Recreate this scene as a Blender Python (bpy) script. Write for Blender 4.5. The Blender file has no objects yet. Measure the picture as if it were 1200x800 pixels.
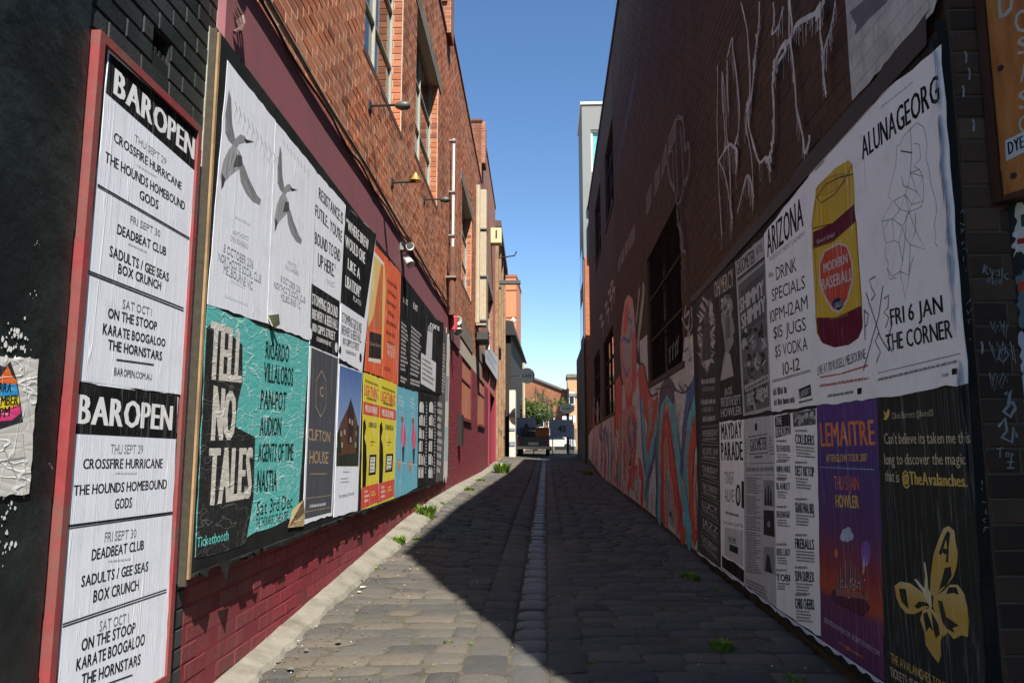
import bpy, math, random
from mathutils import Vector, Matrix
from mathutils.geometry import tessellate_polygon
random.seed(7)
R = math.radians
SC = bpy.context.scene
COL = SC.collection

# ------------------------------------------------------------------ camera
EYE = 1.15
F, CX, CY, HZ, VPX = 890.0, 600.0, 400.0, 523.0, 640.0
PITCH = math.atan((HZ - CY) / F)
YAW = math.atan((VPX - CX) / F * math.cos(PITCH))
cam_d = bpy.data.cameras.new('camera')
cam = bpy.data.objects.new('camera', cam_d)
COL.objects.link(cam)
SC.camera = cam
cam.location = (0, 0, EYE)
cam.rotation_euler = (math.pi / 2 + PITCH, 0, YAW)
cam_d.sensor_width = 36
cam_d.lens = 36 * F / 1200
cam_d.clip_start = 0.05
cam_d.clip_end = 2000
# ------------------------------------------------------------------ light
SUN_EL, SUN_AZ = 53.5, math.degrees(math.atan2(0.37, -0.93))      # azimuth clockwise from +Y
SC.world = bpy.data.worlds.new('World')
SC.world.use_nodes = True
wn = SC.world.node_tree
bg = wn.nodes['Background']
sky = wn.nodes.new('ShaderNodeTexSky')
sky.sky_type = 'NISHITA'
sky.sun_disc = False
sky.sun_elevation = R(SUN_EL)
sky.sun_rotation = R(SUN_AZ)
sky.air_density = 0.85
sky.dust_density = 0.0
sky.ozone_density = 1.3
hs = wn.nodes.new('ShaderNodeHueSaturation')
hs.inputs['Saturation'].default_value = 1.16
wn.links.new(sky.outputs[0], hs.inputs['Color'])
wn.links.new(hs.outputs[0], bg.inputs[0])
bg.inputs[1].default_value = 0.098
sl = bpy.data.lights.new('sun', 'SUN')
sun = bpy.data.objects.new('sun', sl)
COL.objects.link(sun)
sl.energy = 5.0
sl.angle = R(0.5)
sl.color = (1.0, 0.95, 0.88)
sdir = Vector((math.sin(R(SUN_AZ)) * math.cos(R(SUN_EL)), math.cos(R(SUN_AZ)) * math.cos(R(SUN_EL)), math.sin(R(SUN_EL))))
sun.rotation_euler = sdir.to_track_quat('Z', 'Y').to_euler()
sun.location = (6, -12, 20)
SC.view_settings.view_transform = 'Standard'
SC.view_settings.look = 'None'
SC.view_settings.exposure = 1.0
SC.view_settings.gamma = 1.0

# ------------------------------------------------------------------ pixel -> place helpers
_rot = Matrix.Rotation(YAW, 3, 'Z') @ Matrix.Rotation(math.pi / 2 + PITCH, 3, 'X')
E = Vector((0, 0, EYE))
def ray(px, py):
    return _rot @ Vector(((px - CX) / F, (CY - py) / F, -1.0))
def at_y(px, py, Y):
    r = ray(px, py)
    return E + r * (Y / r.y)
def at_z(px, py, z):
    r = ray(px, py)
    return E + r * ((z - EYE) / r.z)
def project(p):
    v = _rot.transposed() @ (Vector(p) - E)
    if v.z > -0.05: return None
    return (CX + F * v.x / -v.z, CY - F * v.y / -v.z)
class Plane:
    """a vertical wall plane: s runs along it away from the camera, off is metres proud of the wall"""
    def __init__(self, ang, W, side):
        self.d = Vector((-math.sin(ang), math.cos(ang), 0))
        self.n = Vector((math.cos(ang), math.sin(ang), 0)) * side        # out of the wall, into the lane
        self.W = W
    def P(self, s, z, off=0.0):
        return self.d * s - self.n * (self.W - off) + Vector((0, 0, z))
    def px(self, x, y, off=0.0):
        r = ray(x, y)
        t = -(self.W - off) / r.dot(self.n)
        p = r * t
        return p.dot(self.d), p.z + EYE
LW = Plane(math.atan(16 / F), 1.6, 1)
RW = Plane(-math.atan(8 / F), 1.5, -1)
class Free(Plane):
    """a vertical plane through a point with its own direction"""
    def __init__(self, p0, d, n):
        self.p0, self.d, self.n = Vector(p0), Vector(d).normalized(), Vector(n).normalized()
    def P(self, s, z, off=0.0):
        q = self.p0 + self.d * s + self.n * off
        return Vector((q.x, q.y, z))
    def px(self, x, y, off=0.0):
        r = ray(x, y)
        t = (self.p0 + self.n * off - E).dot(self.n) / r.dot(self.n)
        p = E + r * t
        return (p - self.p0).dot(self.d), p.z

def lerp(a, b, t): return a + (b - a) * t
def table(tb, x):
    if x <= tb[0][0]: return tb[0][1]
    for (x0, y0), (x1, y1) in zip(tb, tb[1:]):
        if x <= x1: return lerp(y0, y1, (x - x0) / (x1 - x0))
    return tb[-1][1]
HC = [(0, 1.16), (4, 1.15), (8, 1.12), (12, 1.06), (20, .97), (30, .8), (37, .6), (47, .42), (60, .35), (90, .3)]
HL = [(0, 1.24), (3.7, 1.24), (6, 1.13), (9.3, .97), (12, .88), (16, .85), (24, .84), (30, .75), (37, .58), (47, .42), (60, .35), (90, .3)]
def gz(x, y):
    t = min(1, max(0, (-x - .1) / 1.6))
    h = lerp(table(HC, y), table(HL, y), t)
    dip = .022 * math.exp(-((x + .1) / .25) ** 2) if y < 60 else 0
    return EYE - h - dip

# ------------------------------------------------------------------ object helpers
WM = {}
def tag(o, label=None, cat=None, group=None, kind=None):
    if label: o['label'] = label
    if cat: o['category'] = cat
    if group: o['group'] = group
    if kind: o['kind'] = kind
    return o
def thing(name, label, cat, loc, group=None):
    o = bpy.data.objects.new(name, None)
    o.empty_display_size = .2
    o.location = loc
    COL.objects.link(o)
    WM[o] = Matrix.Translation(loc)
    return tag(o, label, cat, group)
def link(o, parent, world):
    COL.objects.link(o)
    o.matrix_basis = world
    if parent is not None:
        o.parent = parent
        o.matrix_parent_inverse = WM[parent].inverted()
    WM[o] = world.copy()
    return o
class MB:
    """collects shapes in world coordinates, then links them as one mesh object"""
    def __init__(self): self.v, self.f, self.m = [], [], []
    def face(self, pts, mi=0):
        b = len(self.v)
        self.v += [tuple(p) for p in pts]
        self.f.append(tuple(range(b, b + len(pts)))); self.m.append(mi)
        return self
    def mesh(self, vs, fs, mi=0):
        b = len(self.v)
        self.v += [tuple(p) for p in vs]
        self.f += [tuple(b + i for i in f) for f in fs]; self.m += [mi] * len(fs)
        return self
    def hexa(self, lo, hi, mi=0):        # lo, hi: four corners each, matching order
        return self.mesh(list(lo) + list(hi), [(0, 3, 2, 1), (4, 5, 6, 7), (0, 1, 5, 4), (1, 2, 6, 5), (2, 3, 7, 6), (3, 0, 4, 7)], mi)
    def box(self, x0, x1, y0, y1, z0, z1, mi=0):
        return self.hexa([(x0, y0, z0), (x1, y0, z0), (x1, y1, z0), (x0, y1, z0)], [(x0, y0, z1), (x1, y0, z1), (x1, y1, z1), (x0, y1, z1)], mi)
    def slab(self, pl, s0, s1, z0, z1, o0, o1, mi=0):   # a box on a wall plane
        return self.hexa([pl.P(s0, z0, o0), pl.P(s1, z0, o0), pl.P(s1, z0, o1), pl.P(s0, z0, o1)],
                         [pl.P(s0, z1, o0), pl.P(s1, z1, o0), pl.P(s1, z1, o1), pl.P(s0, z1, o1)], mi)
    def tube(self, pts, r, n=8, cap=True, mi=0, r1=None):
        pts = [Vector(p) for p in pts]
        b = len(self.v); N = len(pts)
        for i, p in enumerate(pts):
            t = (pts[min(i + 1, N - 1)] - pts[max(i - 1, 0)]).normalized()
            a = t.orthogonal().normalized() if i == 0 else (a - t * a.dot(t)).normalized()
            c = t.cross(a)
            rr = r if r1 is None else lerp(r, r1, i / (N - 1))
            for k in range(n):
                w = 2 * math.pi * k / n
                self.v.append(tuple(p + (a * math.cos(w) + c * math.sin(w)) * rr))
        for i in range(N - 1):
            for k in range(n):
                k2 = (k + 1) % n
                self.f.append((b + i * n + k, b + i * n + k2, b + (i + 1) * n + k2, b + (i + 1) * n + k)); self.m.append(mi)
        if cap:
            self.f.append(tuple(b + k for k in range(n - 1, -1, -1))); self.m.append(mi)
            self.f.append(tuple(b + (N - 1) * n + k for k in range(n))); self.m.append(mi)
        return self
    def lathe(self, c, axis, prof, n=14, mi=0):      # prof: (distance along axis, radius)
        c, axis = Vector(c), Vector(axis).normalized()
        a = axis.orthogonal().normalized(); e = axis.cross(a)
        b = len(self.v)
        for h, r in prof:
            for k in range(n):
                w = 2 * math.pi * k / n
                self.v.append(tuple(c + axis * h + (a * math.cos(w) + e * math.sin(w)) * max(r, 1e-4)))
        for i in range(len(prof) - 1):
            for k in range(n):
                k2 = (k + 1) % n
                self.f.append((b + i * n + k, b + i * n + k2, b + (i + 1) * n + k2, b + (i + 1) * n + k)); self.m.append(mi)
        return self
    def build(self, name, mats, parent=None, smooth=False):
        if not isinstance(mats, (list, tuple)): mats = [mats]
        n = len(self.v)
        c = Vector([(min(v[i] for v in self.v) + max(v[i] for v in self.v)) / 2 for i in range(3)]) if n else Vector()
        if parent is None: c.z = min(v[2] for v in self.v)
        me = bpy.data.meshes.new(name)
        me.from_pydata([(v[0] - c.x, v[1] - c.y, v[2] - c.z) for v in self.v], [], self.f)
        for m in mats: me.materials.append(m)
        if len(mats) > 1: me.polygons.foreach_set('material_index', self.m)
        if smooth: me.polygons.foreach_set('use_smooth', [True] * len(me.polygons))
        me.update()
        return link(bpy.data.objects.new(name, me), parent, Matrix.Translation(c))

# ------------------------------------------------------------------ materials
MATS = {}
def nodes(name):
    m = bpy.data.materials.new(name); m.use_nodes = True
    nt = m.node_tree
    return m, nt, nt.nodes['Principled BSDF'], (lambda t, **k: _nn(nt, t, **k)), nt.links.new
def _nn(nt, t, **k):
    n = nt.nodes.new('ShaderNode' + t)
    for a, b in k.items(): setattr(n, a, b)
    return n
def pos(nn): return nn('NewGeometry').outputs['Position']
def scaled(nn, lk, src, sc):
    m = nn('VectorMath', operation='MULTIPLY'); lk(src, m.inputs[0]); m.inputs[1].default_value = sc
    return m.outputs[0]
def noise(nn, lk, src, scale, detail=4, rough=.6):
    n = nn('TexNoise'); lk(src, n.inputs['Vector'])
    n.inputs['Scale'].default_value = scale; n.inputs['Detail'].default_value = detail; n.inputs['Roughness'].default_value = rough
    return n.outputs['Fac']
def ramp(nn, lk, fac, stops):
    r = nn('ValToRGB'); lk(fac, r.inputs[0])
    e = r.color_ramp.elements
    while len(e) < len(stops): e.new(.5)
    for el, (p, c) in zip(e, stops):
        el.position = p; el.color = tuple(c) + (1,) if len(c) == 3 else c
    return r.outputs[0]
def mix(nn, lk, fac, a, b, mode='MIX'):
    m = nn('MixRGB', blend_type=mode)
    if isinstance(fac, (int, float)): m.inputs[0].default_value = fac
    else: lk(fac, m.inputs[0])
    for i, x in ((1, a), (2, b)):
        if isinstance(x, (tuple, list)): m.inputs[i].default_value = tuple(x) + (1,)
        else: lk(x, m.inputs[i])
    return m.outputs[0]
def math_(nn, lk, op, a, b=None):
    m = nn('Math', operation=op)
    for i, x in ((0, a), (1, b)):
        if x is None: continue
        if isinstance(x, (int, float)): m.inputs[i].default_value = x
        else: lk(x, m.inputs[i])
    return m.outputs[0]
def bump(nn, lk, h, strength, dist, prev=None):
    b = nn('Bump'); lk(h, b.inputs['Height']); b.inputs['Strength'].default_value = strength; b.inputs['Distance'].default_value = dist
    if prev is not None: lk(prev, b.inputs['Normal'])
    return b.outputs[0]
def rnd_id(nn, lk):
    a = nn('ObjectInfo').outputs['Random']; b = nn('NewGeometry').outputs['Random Per Island']
    return math_(nn, lk, 'FRACT', math_(nn, lk, 'ADD', math_(nn, lk, 'MULTIPLY', a, 7.13), b))
def plain(name, c, rough=.7, metal=0, var=.25, nscale=6, bstr=.2, bdist=.004, bscale=60, spec=.4, dirt=None):
    if name in MATS: return MATS[name]
    m, nt, bs, nn, lk = nodes(name)
    p = pos(nn)
    f = noise(nn, lk, p, nscale, 6)
    col = mix(nn, lk, f, tuple(x * (1 - var) for x in c), tuple(min(1, x * (1 + var)) for x in c))
    if dirt:
        f2 = ramp(nn, lk, noise(nn, lk, p, 3.1, 8, .7), [(.45, (0, 0, 0)), (.68, (1, 1, 1))])
        col = mix(nn, lk, f2, col, dirt)
    lk(col, bs.inputs['Base Color'])
    bs.inputs['Roughness'].default_value = rough; bs.inputs['Metallic'].default_value = metal
    bs.inputs['Specular IOR Level'].default_value = spec
    if bstr: lk(bump(nn, lk, noise(nn, lk, p, bscale, 5), bstr, bdist), bs.inputs['Normal'])
    MATS[name] = m
    return m
def brickmat(name, stops, stain=None, stain_amt=.5, rough=.85, drip=None, island=True):
    m, nt, bs, nn, lk = nodes(name)
    p = pos(nn)
    r = rnd_id(nn, lk)
    col = ramp(nn, lk, r, stops)
    col = mix(nn, lk, .55, col, mix(nn, lk, noise(nn, lk, p, 30, 5), (.55, .55, .55), (1.45, 1.45, 1.45)), 'MULTIPLY')
    if stain:
        f = ramp(nn, lk, noise(nn, lk, scaled(nn, lk, p, (1, 1, .45)), .9, 7, .65), [(.44, (0, 0, 0)), (.66, (1, 1, 1))])
        col = mix(nn, lk, math_(nn, lk, 'MULTIPLY', f, stain_amt), col, stain)
    if drip:
        f = ramp(nn, lk, noise(nn, lk, scaled(nn, lk, p, (14, 14, 1.2)), 1, 5, .6), [(.56, (0, 0, 0)), (.72, (1, 1, 1))])
        col = mix(nn, lk, math_(nn, lk, 'MULTIPLY', f, .45), col, drip)
    lk(col, bs.inputs['Base Color'])
    bs.inputs['Roughness'].default_value = rough
    bs.inputs['Specular IOR Level'].default_value = .3
    lk(bump(nn, lk, noise(nn, lk, p, 90, 5), .5, .004, bump(nn, lk, noise(nn, lk, p, 18, 4), .35, .008)), bs.inputs['Normal'])
    MATS[name] = m
    return m
def farbrick(name, a, b, mortar, horiz_x=False, stain=(.05, .03, .02)):
    """brick too far off to tell the pieces apart: colour and fine relief from the brick texture"""
    m, nt, bs, nn, lk = nodes(name)
    sp = nn('SeparateXYZ'); lk(pos(nn), sp.inputs[0])
    cb = nn('CombineXYZ'); lk(math_(nn, lk, 'ADD', sp.outputs['X'], sp.outputs['Y']), cb.inputs[0]); lk(sp.outputs['Z'], cb.inputs[1])
    t = nn('TexBrick'); lk(cb.outputs[0], t.inputs['Vector'])
    t.inputs['Color1'].default_value = a + (1,); t.inputs['Color2'].default_value = b + (1,); t.inputs['Mortar'].default_value = mortar + (1,)
    t.inputs['Scale'].default_value = 1; t.inputs['Brick Width'].default_value = .24; t.inputs['Row Height'].default_value = .086
    t.inputs['Mortar Size'].default_value = .008; t.inputs['Bias'].default_value = -.1
    p = pos(nn)
    f = ramp(nn, lk, noise(nn, lk, p, .8, 7, .7), [(.45, (0, 0, 0)), (.7, (1, 1, 1))])
    col = mix(nn, lk, math_(nn, lk, 'MULTIPLY', f, .5), t.outputs['Color'], stain)
    lk(col, bs.inputs['Base Color']); bs.inputs['Roughness'].default_value = .9
    lk(bump(nn, lk, math_(nn, lk, 'SUBTRACT', 1, t.outputs['Fac']), .6, .008), bs.inputs['Normal'])
    MATS[name] = m
    return m
def paper(c, wrinkle='v', name=None, grad=None, rough=.8):
    """pasted paper or the ink printed on it: colour with pale glue streaks and painted crease highlights, plus relief"""
    key = name or 'print_%d_%d_%d_%s' % (c[0] * 999, c[1] * 999, c[2] * 999, wrinkle)
    if key in MATS: return MATS[key]
    m, nt, bs, nn, lk = nodes(key)
    p = pos(nn)
    lum = max(c) if not grad else .2
    if grad:
        tc = nn('TexCoord'); sp = nn('SeparateXYZ'); lk(tc.outputs['Generated'], sp.inputs[0])
        base = ramp(nn, lk, sp.outputs['Z'], grad)
    else: base = tuple(c)
    def ridge(sc, wd):
        n_ = math_(nn, lk, 'ABSOLUTE', math_(nn, lk, 'SUBTRACT', noise(nn, lk, scaled(nn, lk, p, sc), 1, 2, .45), .5))
        return ramp(nn, lk, n_, [(0, (1, 1, 1)), (wd, (0, 0, 0))])
    r1, r2 = ridge((11, 11, .45), .012), ridge((23, 23, .9), .016)
    hi = math_(nn, lk, 'MAXIMUM', r1, math_(nn, lk, 'MULTIPLY', r2, .5))
    if wrinkle == 'h':
        hi = math_(nn, lk, 'MAXIMUM', math_(nn, lk, 'MULTIPLY', ridge((4, 4, 13), .022), .8), math_(nn, lk, 'MULTIPLY', ridge((10, 10, 3), .012), .5))
    col = mix(nn, lk, math_(nn, lk, 'MULTIPLY', hi, .5 if lum > .3 else .10), base, (.95, .95, .95))  # highlights along the creases whitened into the colour, with the glue streaks
    gr = noise(nn, lk, p, 7, 8, .7)
    col = mix(nn, lk, math_(nn, lk, 'MULTIPLY', ramp(nn, lk, gr, [(.5, (0, 0, 0)), (.75, (1, 1, 1))]), .22), col, tuple(x * .55 for x in (.6, .58, .54)) if lum > .3 else (.09, .09, .09))
    wr = ramp(nn, lk, noise(nn, lk, p, 120, 6, .75), [(.58, (0, 0, 0)), (.70, (1, 1, 1))])
    col = mix(nn, lk, math_(nn, lk, 'MULTIPLY', wr, .16), col, (.5, .5, .5))
    lk(col, bs.inputs['Base Color'])
    bs.inputs['Roughness'].default_value = rough
    bs.inputs['Specular IOR Level'].default_value = .06 if not grad and max(c) < .2 else .3
    if wrinkle == 'v':
        w = math_(nn, lk, 'ADD', hi, math_(nn, lk, 'MULTIPLY', noise(nn, lk, scaled(nn, lk, p, (16, 16, .75)), 1, 3, .5), 1.6))
        n1 = bump(nn, lk, w, .30, .004)
    else:
        v = nn('TexVoronoi', feature='DISTANCE_TO_EDGE'); lk(mix(nn, lk, .12, scaled(nn, lk, p, (9, 9, 26)), nnoisec(nn, lk, p)), v.inputs['Vector']); v.inputs['Scale'].default_value = 1
        n1 = bump(nn, lk, math_(nn, lk, 'POWER', v.outputs['Distance'], .5), .12, .012)
    if wrinkle == 'h': n1 = bump(nn, lk, hi, .35, .005, n1)
    lk(bump(nn, lk, noise(nn, lk, p, 45, 4), .05, .003, n1), bs.inputs['Normal'])
    MATS[key] = m
    return m
def nnoisec(nn, lk, p):
    n = nn('TexNoise'); lk(p, n.inputs['Vector']); n.inputs['Scale'].default_value = 3
    s = nn('VectorMath', operation='SCALE'); lk(n.outputs['Color'], s.inputs[0]); s.inputs['Scale'].default_value = 9
    return s.outputs[0]
def glass(name, c=(.02, .03, .035)):
    if name in MATS: return MATS[name]
    m, nt, bs, nn, lk = nodes(name)
    bs.inputs['Base Color'].default_value = tuple(c) + (1,)
    bs.inputs['Roughness'].default_value = .06; bs.inputs['Specular IOR Level'].default_value = .8
    lk(bump(nn, lk, noise(nn, lk, pos(nn), 2.0, 2), .05, .02), bs.inputs['Normal'])
    MATS[name] = m
    return m
def wallpaint(c, name=None, bs_=.5):
    """paint sprayed over brick: flat colour whose relief carries the joints through"""
    key = name or 'spray_%d_%d_%d' % (c[0] * 999, c[1] * 999, c[2] * 999)
    if key in MATS: return MATS[key]
    m, nt, bs, nn, lk = nodes(key)
    p = pos(nn)
    sp = nn('SeparateXYZ'); lk(p, sp.inputs[0])
    cb = nn('CombineXYZ'); lk(sp.outputs['Y'], cb.inputs[0]); lk(sp.outputs['Z'], cb.inputs[1])
    t = nn('TexBrick'); lk(cb.outputs[0], t.inputs['Vector'])
    t.inputs['Scale'].default_value = 1; t.inputs['Brick Width'].default_value = .24; t.inputs['Row Height'].default_value = .086; t.inputs['Mortar Size'].default_value = .006
    f = ramp(nn, lk, noise(nn, lk, p, 5, 9, .72), [(.36, (0, 0, 0)), (.64, (1, 1, 1))])
    col = mix(nn, lk, f, tuple(x * .68 for x in c), tuple(min(1, x * 1.15) for x in c))
    col = mix(nn, lk, math_(nn, lk, 'MULTIPLY', t.outputs['Fac'], .22), col, (.035, .03, .03))
    lk(col, bs.inputs['Base Color']); bs.inputs['Roughness'].default_value = .6
    lk(bump(nn, lk, math_(nn, lk, 'SUBTRACT', 1, t.outputs['Fac']), .4, .005, bump(nn, lk, noise(nn, lk, p, 60, 4), .3, .003)), bs.inputs['Normal'])
    MATS[key] = m
    return m

ORANGE = brickmat('orange_brick', [(0, (.24, .075, .04)), (.25, (.42, .13, .055)), (.5, (.56, .19, .08)), (.8, (.48, .155, .075)), (1, (.60, .25, .13))], stain=(.14, .065, .045), stain_amt=.5)
MORTAR = plain('lime_mortar', (.48, .42, .33), .95, bscale=40, bstr=.4)
MAROON = brickmat('maroon_painted_brick', [(0, (.20, .022, .034)), (.5, (.235, .026, .040)), (1, (.27, .034, .048))], stain=(.13, .055, .05), stain_amt=.75, rough=.6, drip=(.26, .10, .10))
MAROON_J = plain('maroon_painted_joint', (.175, .022, .032), .75)
BLACKP = brickmat('black_painted_brick', [(0, (.014, .019, .018)), (.5, (.022, .028, .027)), (1, (.034, .040, .038))], stain=(.060, .066, .064), stain_amt=.5, rough=.5)
BLACK_J = plain('black_painted_joint', (.009, .011, .011), .7)
BROWN = brickmat('brown_painted_brick', [(0, (.062, .031, .016)), (.5, (.074, .038, .020)), (1, (.090, .048, .026))], stain=(.042, .024, .014), stain_amt=.6, rough=.8)
BROWN_J = plain('brown_joint', (.078, .046, .027), .9)
DARKB = brickmat('sooty_corner_brick', [(0, (.045, .028, .020)), (.5, (.075, .047, .033)), (1, (.11, .070, .048))], stain=(.02, .016, .015), stain_amt=.6)
DARK_J = plain('sooty_mortar', (.10, .082, .062), .95)
FAR_O = farbrick('distant_orange_brick', (.30, .09, .042), (.42, .15, .07), (.34, .26, .19), stain=(.11, .05, .035))
FAR_BR = farbrick('distant_brown_brick', (.064, .033, .017), (.078, .041, .022), (.066, .037, .022), stain=(.042, .024, .014))
CONC = plain('weathered_concrete', (.21, .195, .155), .95, dirt=(.11, .10, .075), bscale=50, bstr=.5, bdist=.006)
BAND = plain('plum_painted_band', (.27, .095, .11), .6, var=.1, dirt=(.21, .095, .10))
CREAM = plain('cream_paint', (.46, .38, .26), .55, dirt=(.4, .33, .22))
WHITEP = plain('white_paint', (.75, .74, .70), .5)
BLKWOOD = plain('black_painted_timber', (.011, .012, .012), .7, dirt=(.026, .026, .024), spec=.2)
REDWOOD = plain('red_painted_timber', (.26, .04, .042), .65, var=.4, nscale=14, dirt=(.15, .085, .065))
RAWWOOD = plain('raw_timber_edge', (.36, .23, .11), .85, dirt=(.2, .13, .07))
METAL = plain('galvanised_metal', (.30, .29, .27), .5, metal=.6)
BLKMET = plain('black_metal', (.02, .02, .02), .5)
GLASS = glass('dark_window_glass')
PAPER = paper((.78, .81, .88), 'v', 'white_paper')
TORN = paper((.62, .60, .55), 'h', 'torn_paper')

# ------------------------------------------------------------------ bricks
L_, H_, J_, D_ = .23, .076, .010, .03
def brick_geo(u, n, c, L, H, jig=0.0):
    """chamfered brick front: centre c on the wall face, u along, n outwards"""
    w = Vector((0, 0, 1)); k = .004
    fr = [c + u * (a * (L / 2 - k)) + w * (b * (H / 2 - k)) + n * (.007 + jig) for a, b in ((-1, -1), (1, -1), (1, 1), (-1, 1))]
    md = [c + u * (a * L / 2) + w * (b * H / 2) + n * (.003 + jig) for a, b in ((-1, -1), (1, -1), (1, 1), (-1, 1))]
    bk = [c + u * (a * L / 2) + w * (b * H / 2) - n * .012 for a, b in ((-1, -1), (1, -1), (1, 1), (-1, 1))]
    fs = [(0, 1, 2, 3)] + [(4 + i, 4 + (i + 1) % 4, (i + 1) % 4, i) for i in range(4)] + [(8 + i, 8 + (i + 1) % 4, 4 + (i + 1) % 4, 4 + i) for i in range(4)]
    return fr + md + bk, fs
class Bricks:
    """all the bricks of one building; the 300 that show largest become parts, the others one joined part"""
    def __init__(self, mats): self.mats, self.L = mats, []
    def run(self, pl, s0, s1, z0, z1, mi, holes=(), hidden=None, zref=0.0, u=None):
        row = math.floor((z0 - zref) / .086)
        while True:
            za = zref + row * .086; row += 1
            if za > z1 - .02: break
            zb = min(za + H_, z1); za = max(za, z0)
            if zb - za < .02: continue
            zc = (za + zb) / 2
            cut = sorted((a, b) for a, b, c, d in holes if zb > c + .005 and za < d - .005)
            spans, cur = [], s0
            for a, b in cut:
                if a > cur: spans.append((cur, min(a, s1)))
                cur = max(cur, b)
            if cur < s1: spans.append((cur, s1))
            for a, b in spans:
                q = math.floor(a / .24) * .24 + (.12 if row % 2 else 0) - .24
                while q < b:
                    x0, x1 = max(q, a + .001), min(q + L_, b - .001); q += .24
                    if x1 - x0 < .03: continue
                    jig = random.uniform(-.0015, .0018)
                    self.L.append((pl.P((x0 + x1) / 2, zc), pl.d, pl.n, x1 - x0, zb - za, mi, jig, bool(hidden and hidden((x0 + x1) / 2, zc))))
    def finish(self, parents):
        sc = []
        for i, (c, u, n, L, H, mi, jig, hid) in enumerate(self.L):
            full = abs(L - L_) < .002 and abs(H - H_) < .002
            a = project(c - u * L / 2); b = project(c + u * L / 2)
            if not full or hid or not a or not b: continue
            m = ((a[0] + b[0]) / 2, (a[1] + b[1]) / 2)
            if -15 < m[0] < 1215 and -15 < m[1] < 815:
                dist = (c - E).length
                sc.append((-abs(a[0] - b[0]) * F * H / dist, i))
        pick = set(i for _, i in sorted(sc)[:300])
        rest = MB(); shared = {}
        for i, (c, u, n, L, H, mi, jig, hid) in enumerate(self.L):
            if i in pick:
                key = (mi, round(u.x, 3), round(n.x, 3))
                if key not in shared:
                    vs, fs = brick_geo(u, n, Vector(), L_, H_)
                    me = bpy.data.meshes.new('brick'); me.from_pydata([tuple(v) for v in vs], [], fs); me.materials.append(self.mats[mi]); shared[key] = me
                o = bpy.data.objects.new('brick', shared[key])
                rot = Matrix.Rotation(random.uniform(-.006, .006), 4, 'Z') @ Matrix.Rotation(random.uniform(-.008, .008), 4, n)
                link(o, parents[mi], Matrix.Translation(c + n * jig) @ rot)
            else:
                rest.mesh(*brick_geo(u, n, c, L, H, jig), mi)
        if rest.v:
            p = parents[0]
            while p.parent: p = p.parent
            rest.build('brickwork', self.mats, p)['kind'] = 'stuff'
def backing(name, pl, s0, s1, z0, z1, m, parent, holes=(), off=0.0, depth=.3, reveal=.2):
    """the wall behind the bricks, with real openings and their reveals"""
    S = sorted(set([s0, s1] + [max(s0, min(s1, x)) for h in holes for x in h[:2]]))
    Z = sorted(set([z0, z1] + [max(z0, min(z1, x)) for h in holes for x in h[2:]]))
    b = MB()
    for a0, a1 in zip(S, S[1:]):
        for b0, b1 in zip(Z, Z[1:]):
            c = ((a0 + a1) / 2, (b0 + b1) / 2)
            if any(h[0] < c[0] < h[1] and h[2] < c[1] < h[3] for h in holes): continue
            b.face([pl.P(a0, b0, off), pl.P(a1, b0, off), pl.P(a1, b1, off), pl.P(a0, b1, off)])
    for h in holes:
        a0, a1, c0, c1 = h
        for q in (((a0, c0), (a1, c0)), ((a1, c0), (a1, c1)), ((a1, c1), (a0, c1)), ((a0, c1), (a0, c0))):
            b.face([pl.P(*q[0], off), pl.P(*q[1], off), pl.P(*q[1], -reveal), pl.P(*q[0], -reveal)])
        b.face([pl.P(a0, c0, -reveal), pl.P(a1, c0, -reveal), pl.P(a1, c1, -reveal), pl.P(a0, c1, -reveal)])
    # ends, top, back
    b.face([pl.P(s0, z0, off), pl.P(s0, z1, off), pl.P(s0, z1, -depth), pl.P(s0, z0, -depth)])
    b.face([pl.P(s1, z0, off), pl.P(s1, z1, off), pl.P(s1, z1, -depth), pl.P(s1, z0, -depth)])
    b.face([pl.P(s0, z1, off), pl.P(s1, z1, off), pl.P(s1, z1, -depth), pl.P(s0, z1, -depth)])
    b.face([pl.P(s0, z0, -depth), pl.P(s1, z0, -depth), pl.P(s1, z1, -depth), pl.P(s0, z1, -depth)])
    return b.build(name, m, parent)
def window(pl, hole, parent, nv=2, rows=(.5,), frame=None, off=-.12, gl=None, bars=.03, name='window'):
    a0, a1, c0, c1 = hole
    fr = MB()
    t = bars
    fr.slab(pl, a0, a0 + t, c0, c1, off - .04, off + .02); fr.slab(pl, a1 - t, a1, c0, c1, off - .04, off + .02)
    fr.slab(pl, a0 + t, a1 - t, c0, c0 + t, off - .04, off + .018); fr.slab(pl, a0 + t, a1 - t, c1 - t, c1, off - .04, off + .018)
    xs = [a0 + t + (a1 - a0 - 2 * t) * i / nv for i in range(nv + 1)]
    for x in xs[1:-1]: fr.slab(pl, x - t / 2, x + t / 2, c0 + t, c1 - t, off - .04, off + .022)
    zs = [c0 + t] + [lerp(c0, c1, r) for r in rows] + [c1 - t]
    for z in zs[1:-1]: fr.slab(pl, a0 + t, a1 - t, z - t / 2, z + t / 2, off - .035, off + .016)
    w = fr.build(name, frame or CREAM, parent)
    for x0, x1 in zip(xs, xs[1:]):
        for z0, z1 in zip(zs, zs[1:]):
            MB().slab(pl, x0 + .002, x1 - .002, z0 + .002, z1 - .002, off - .02, off - .012).build('pane', gl or GLASS, w)
    return w

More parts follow.
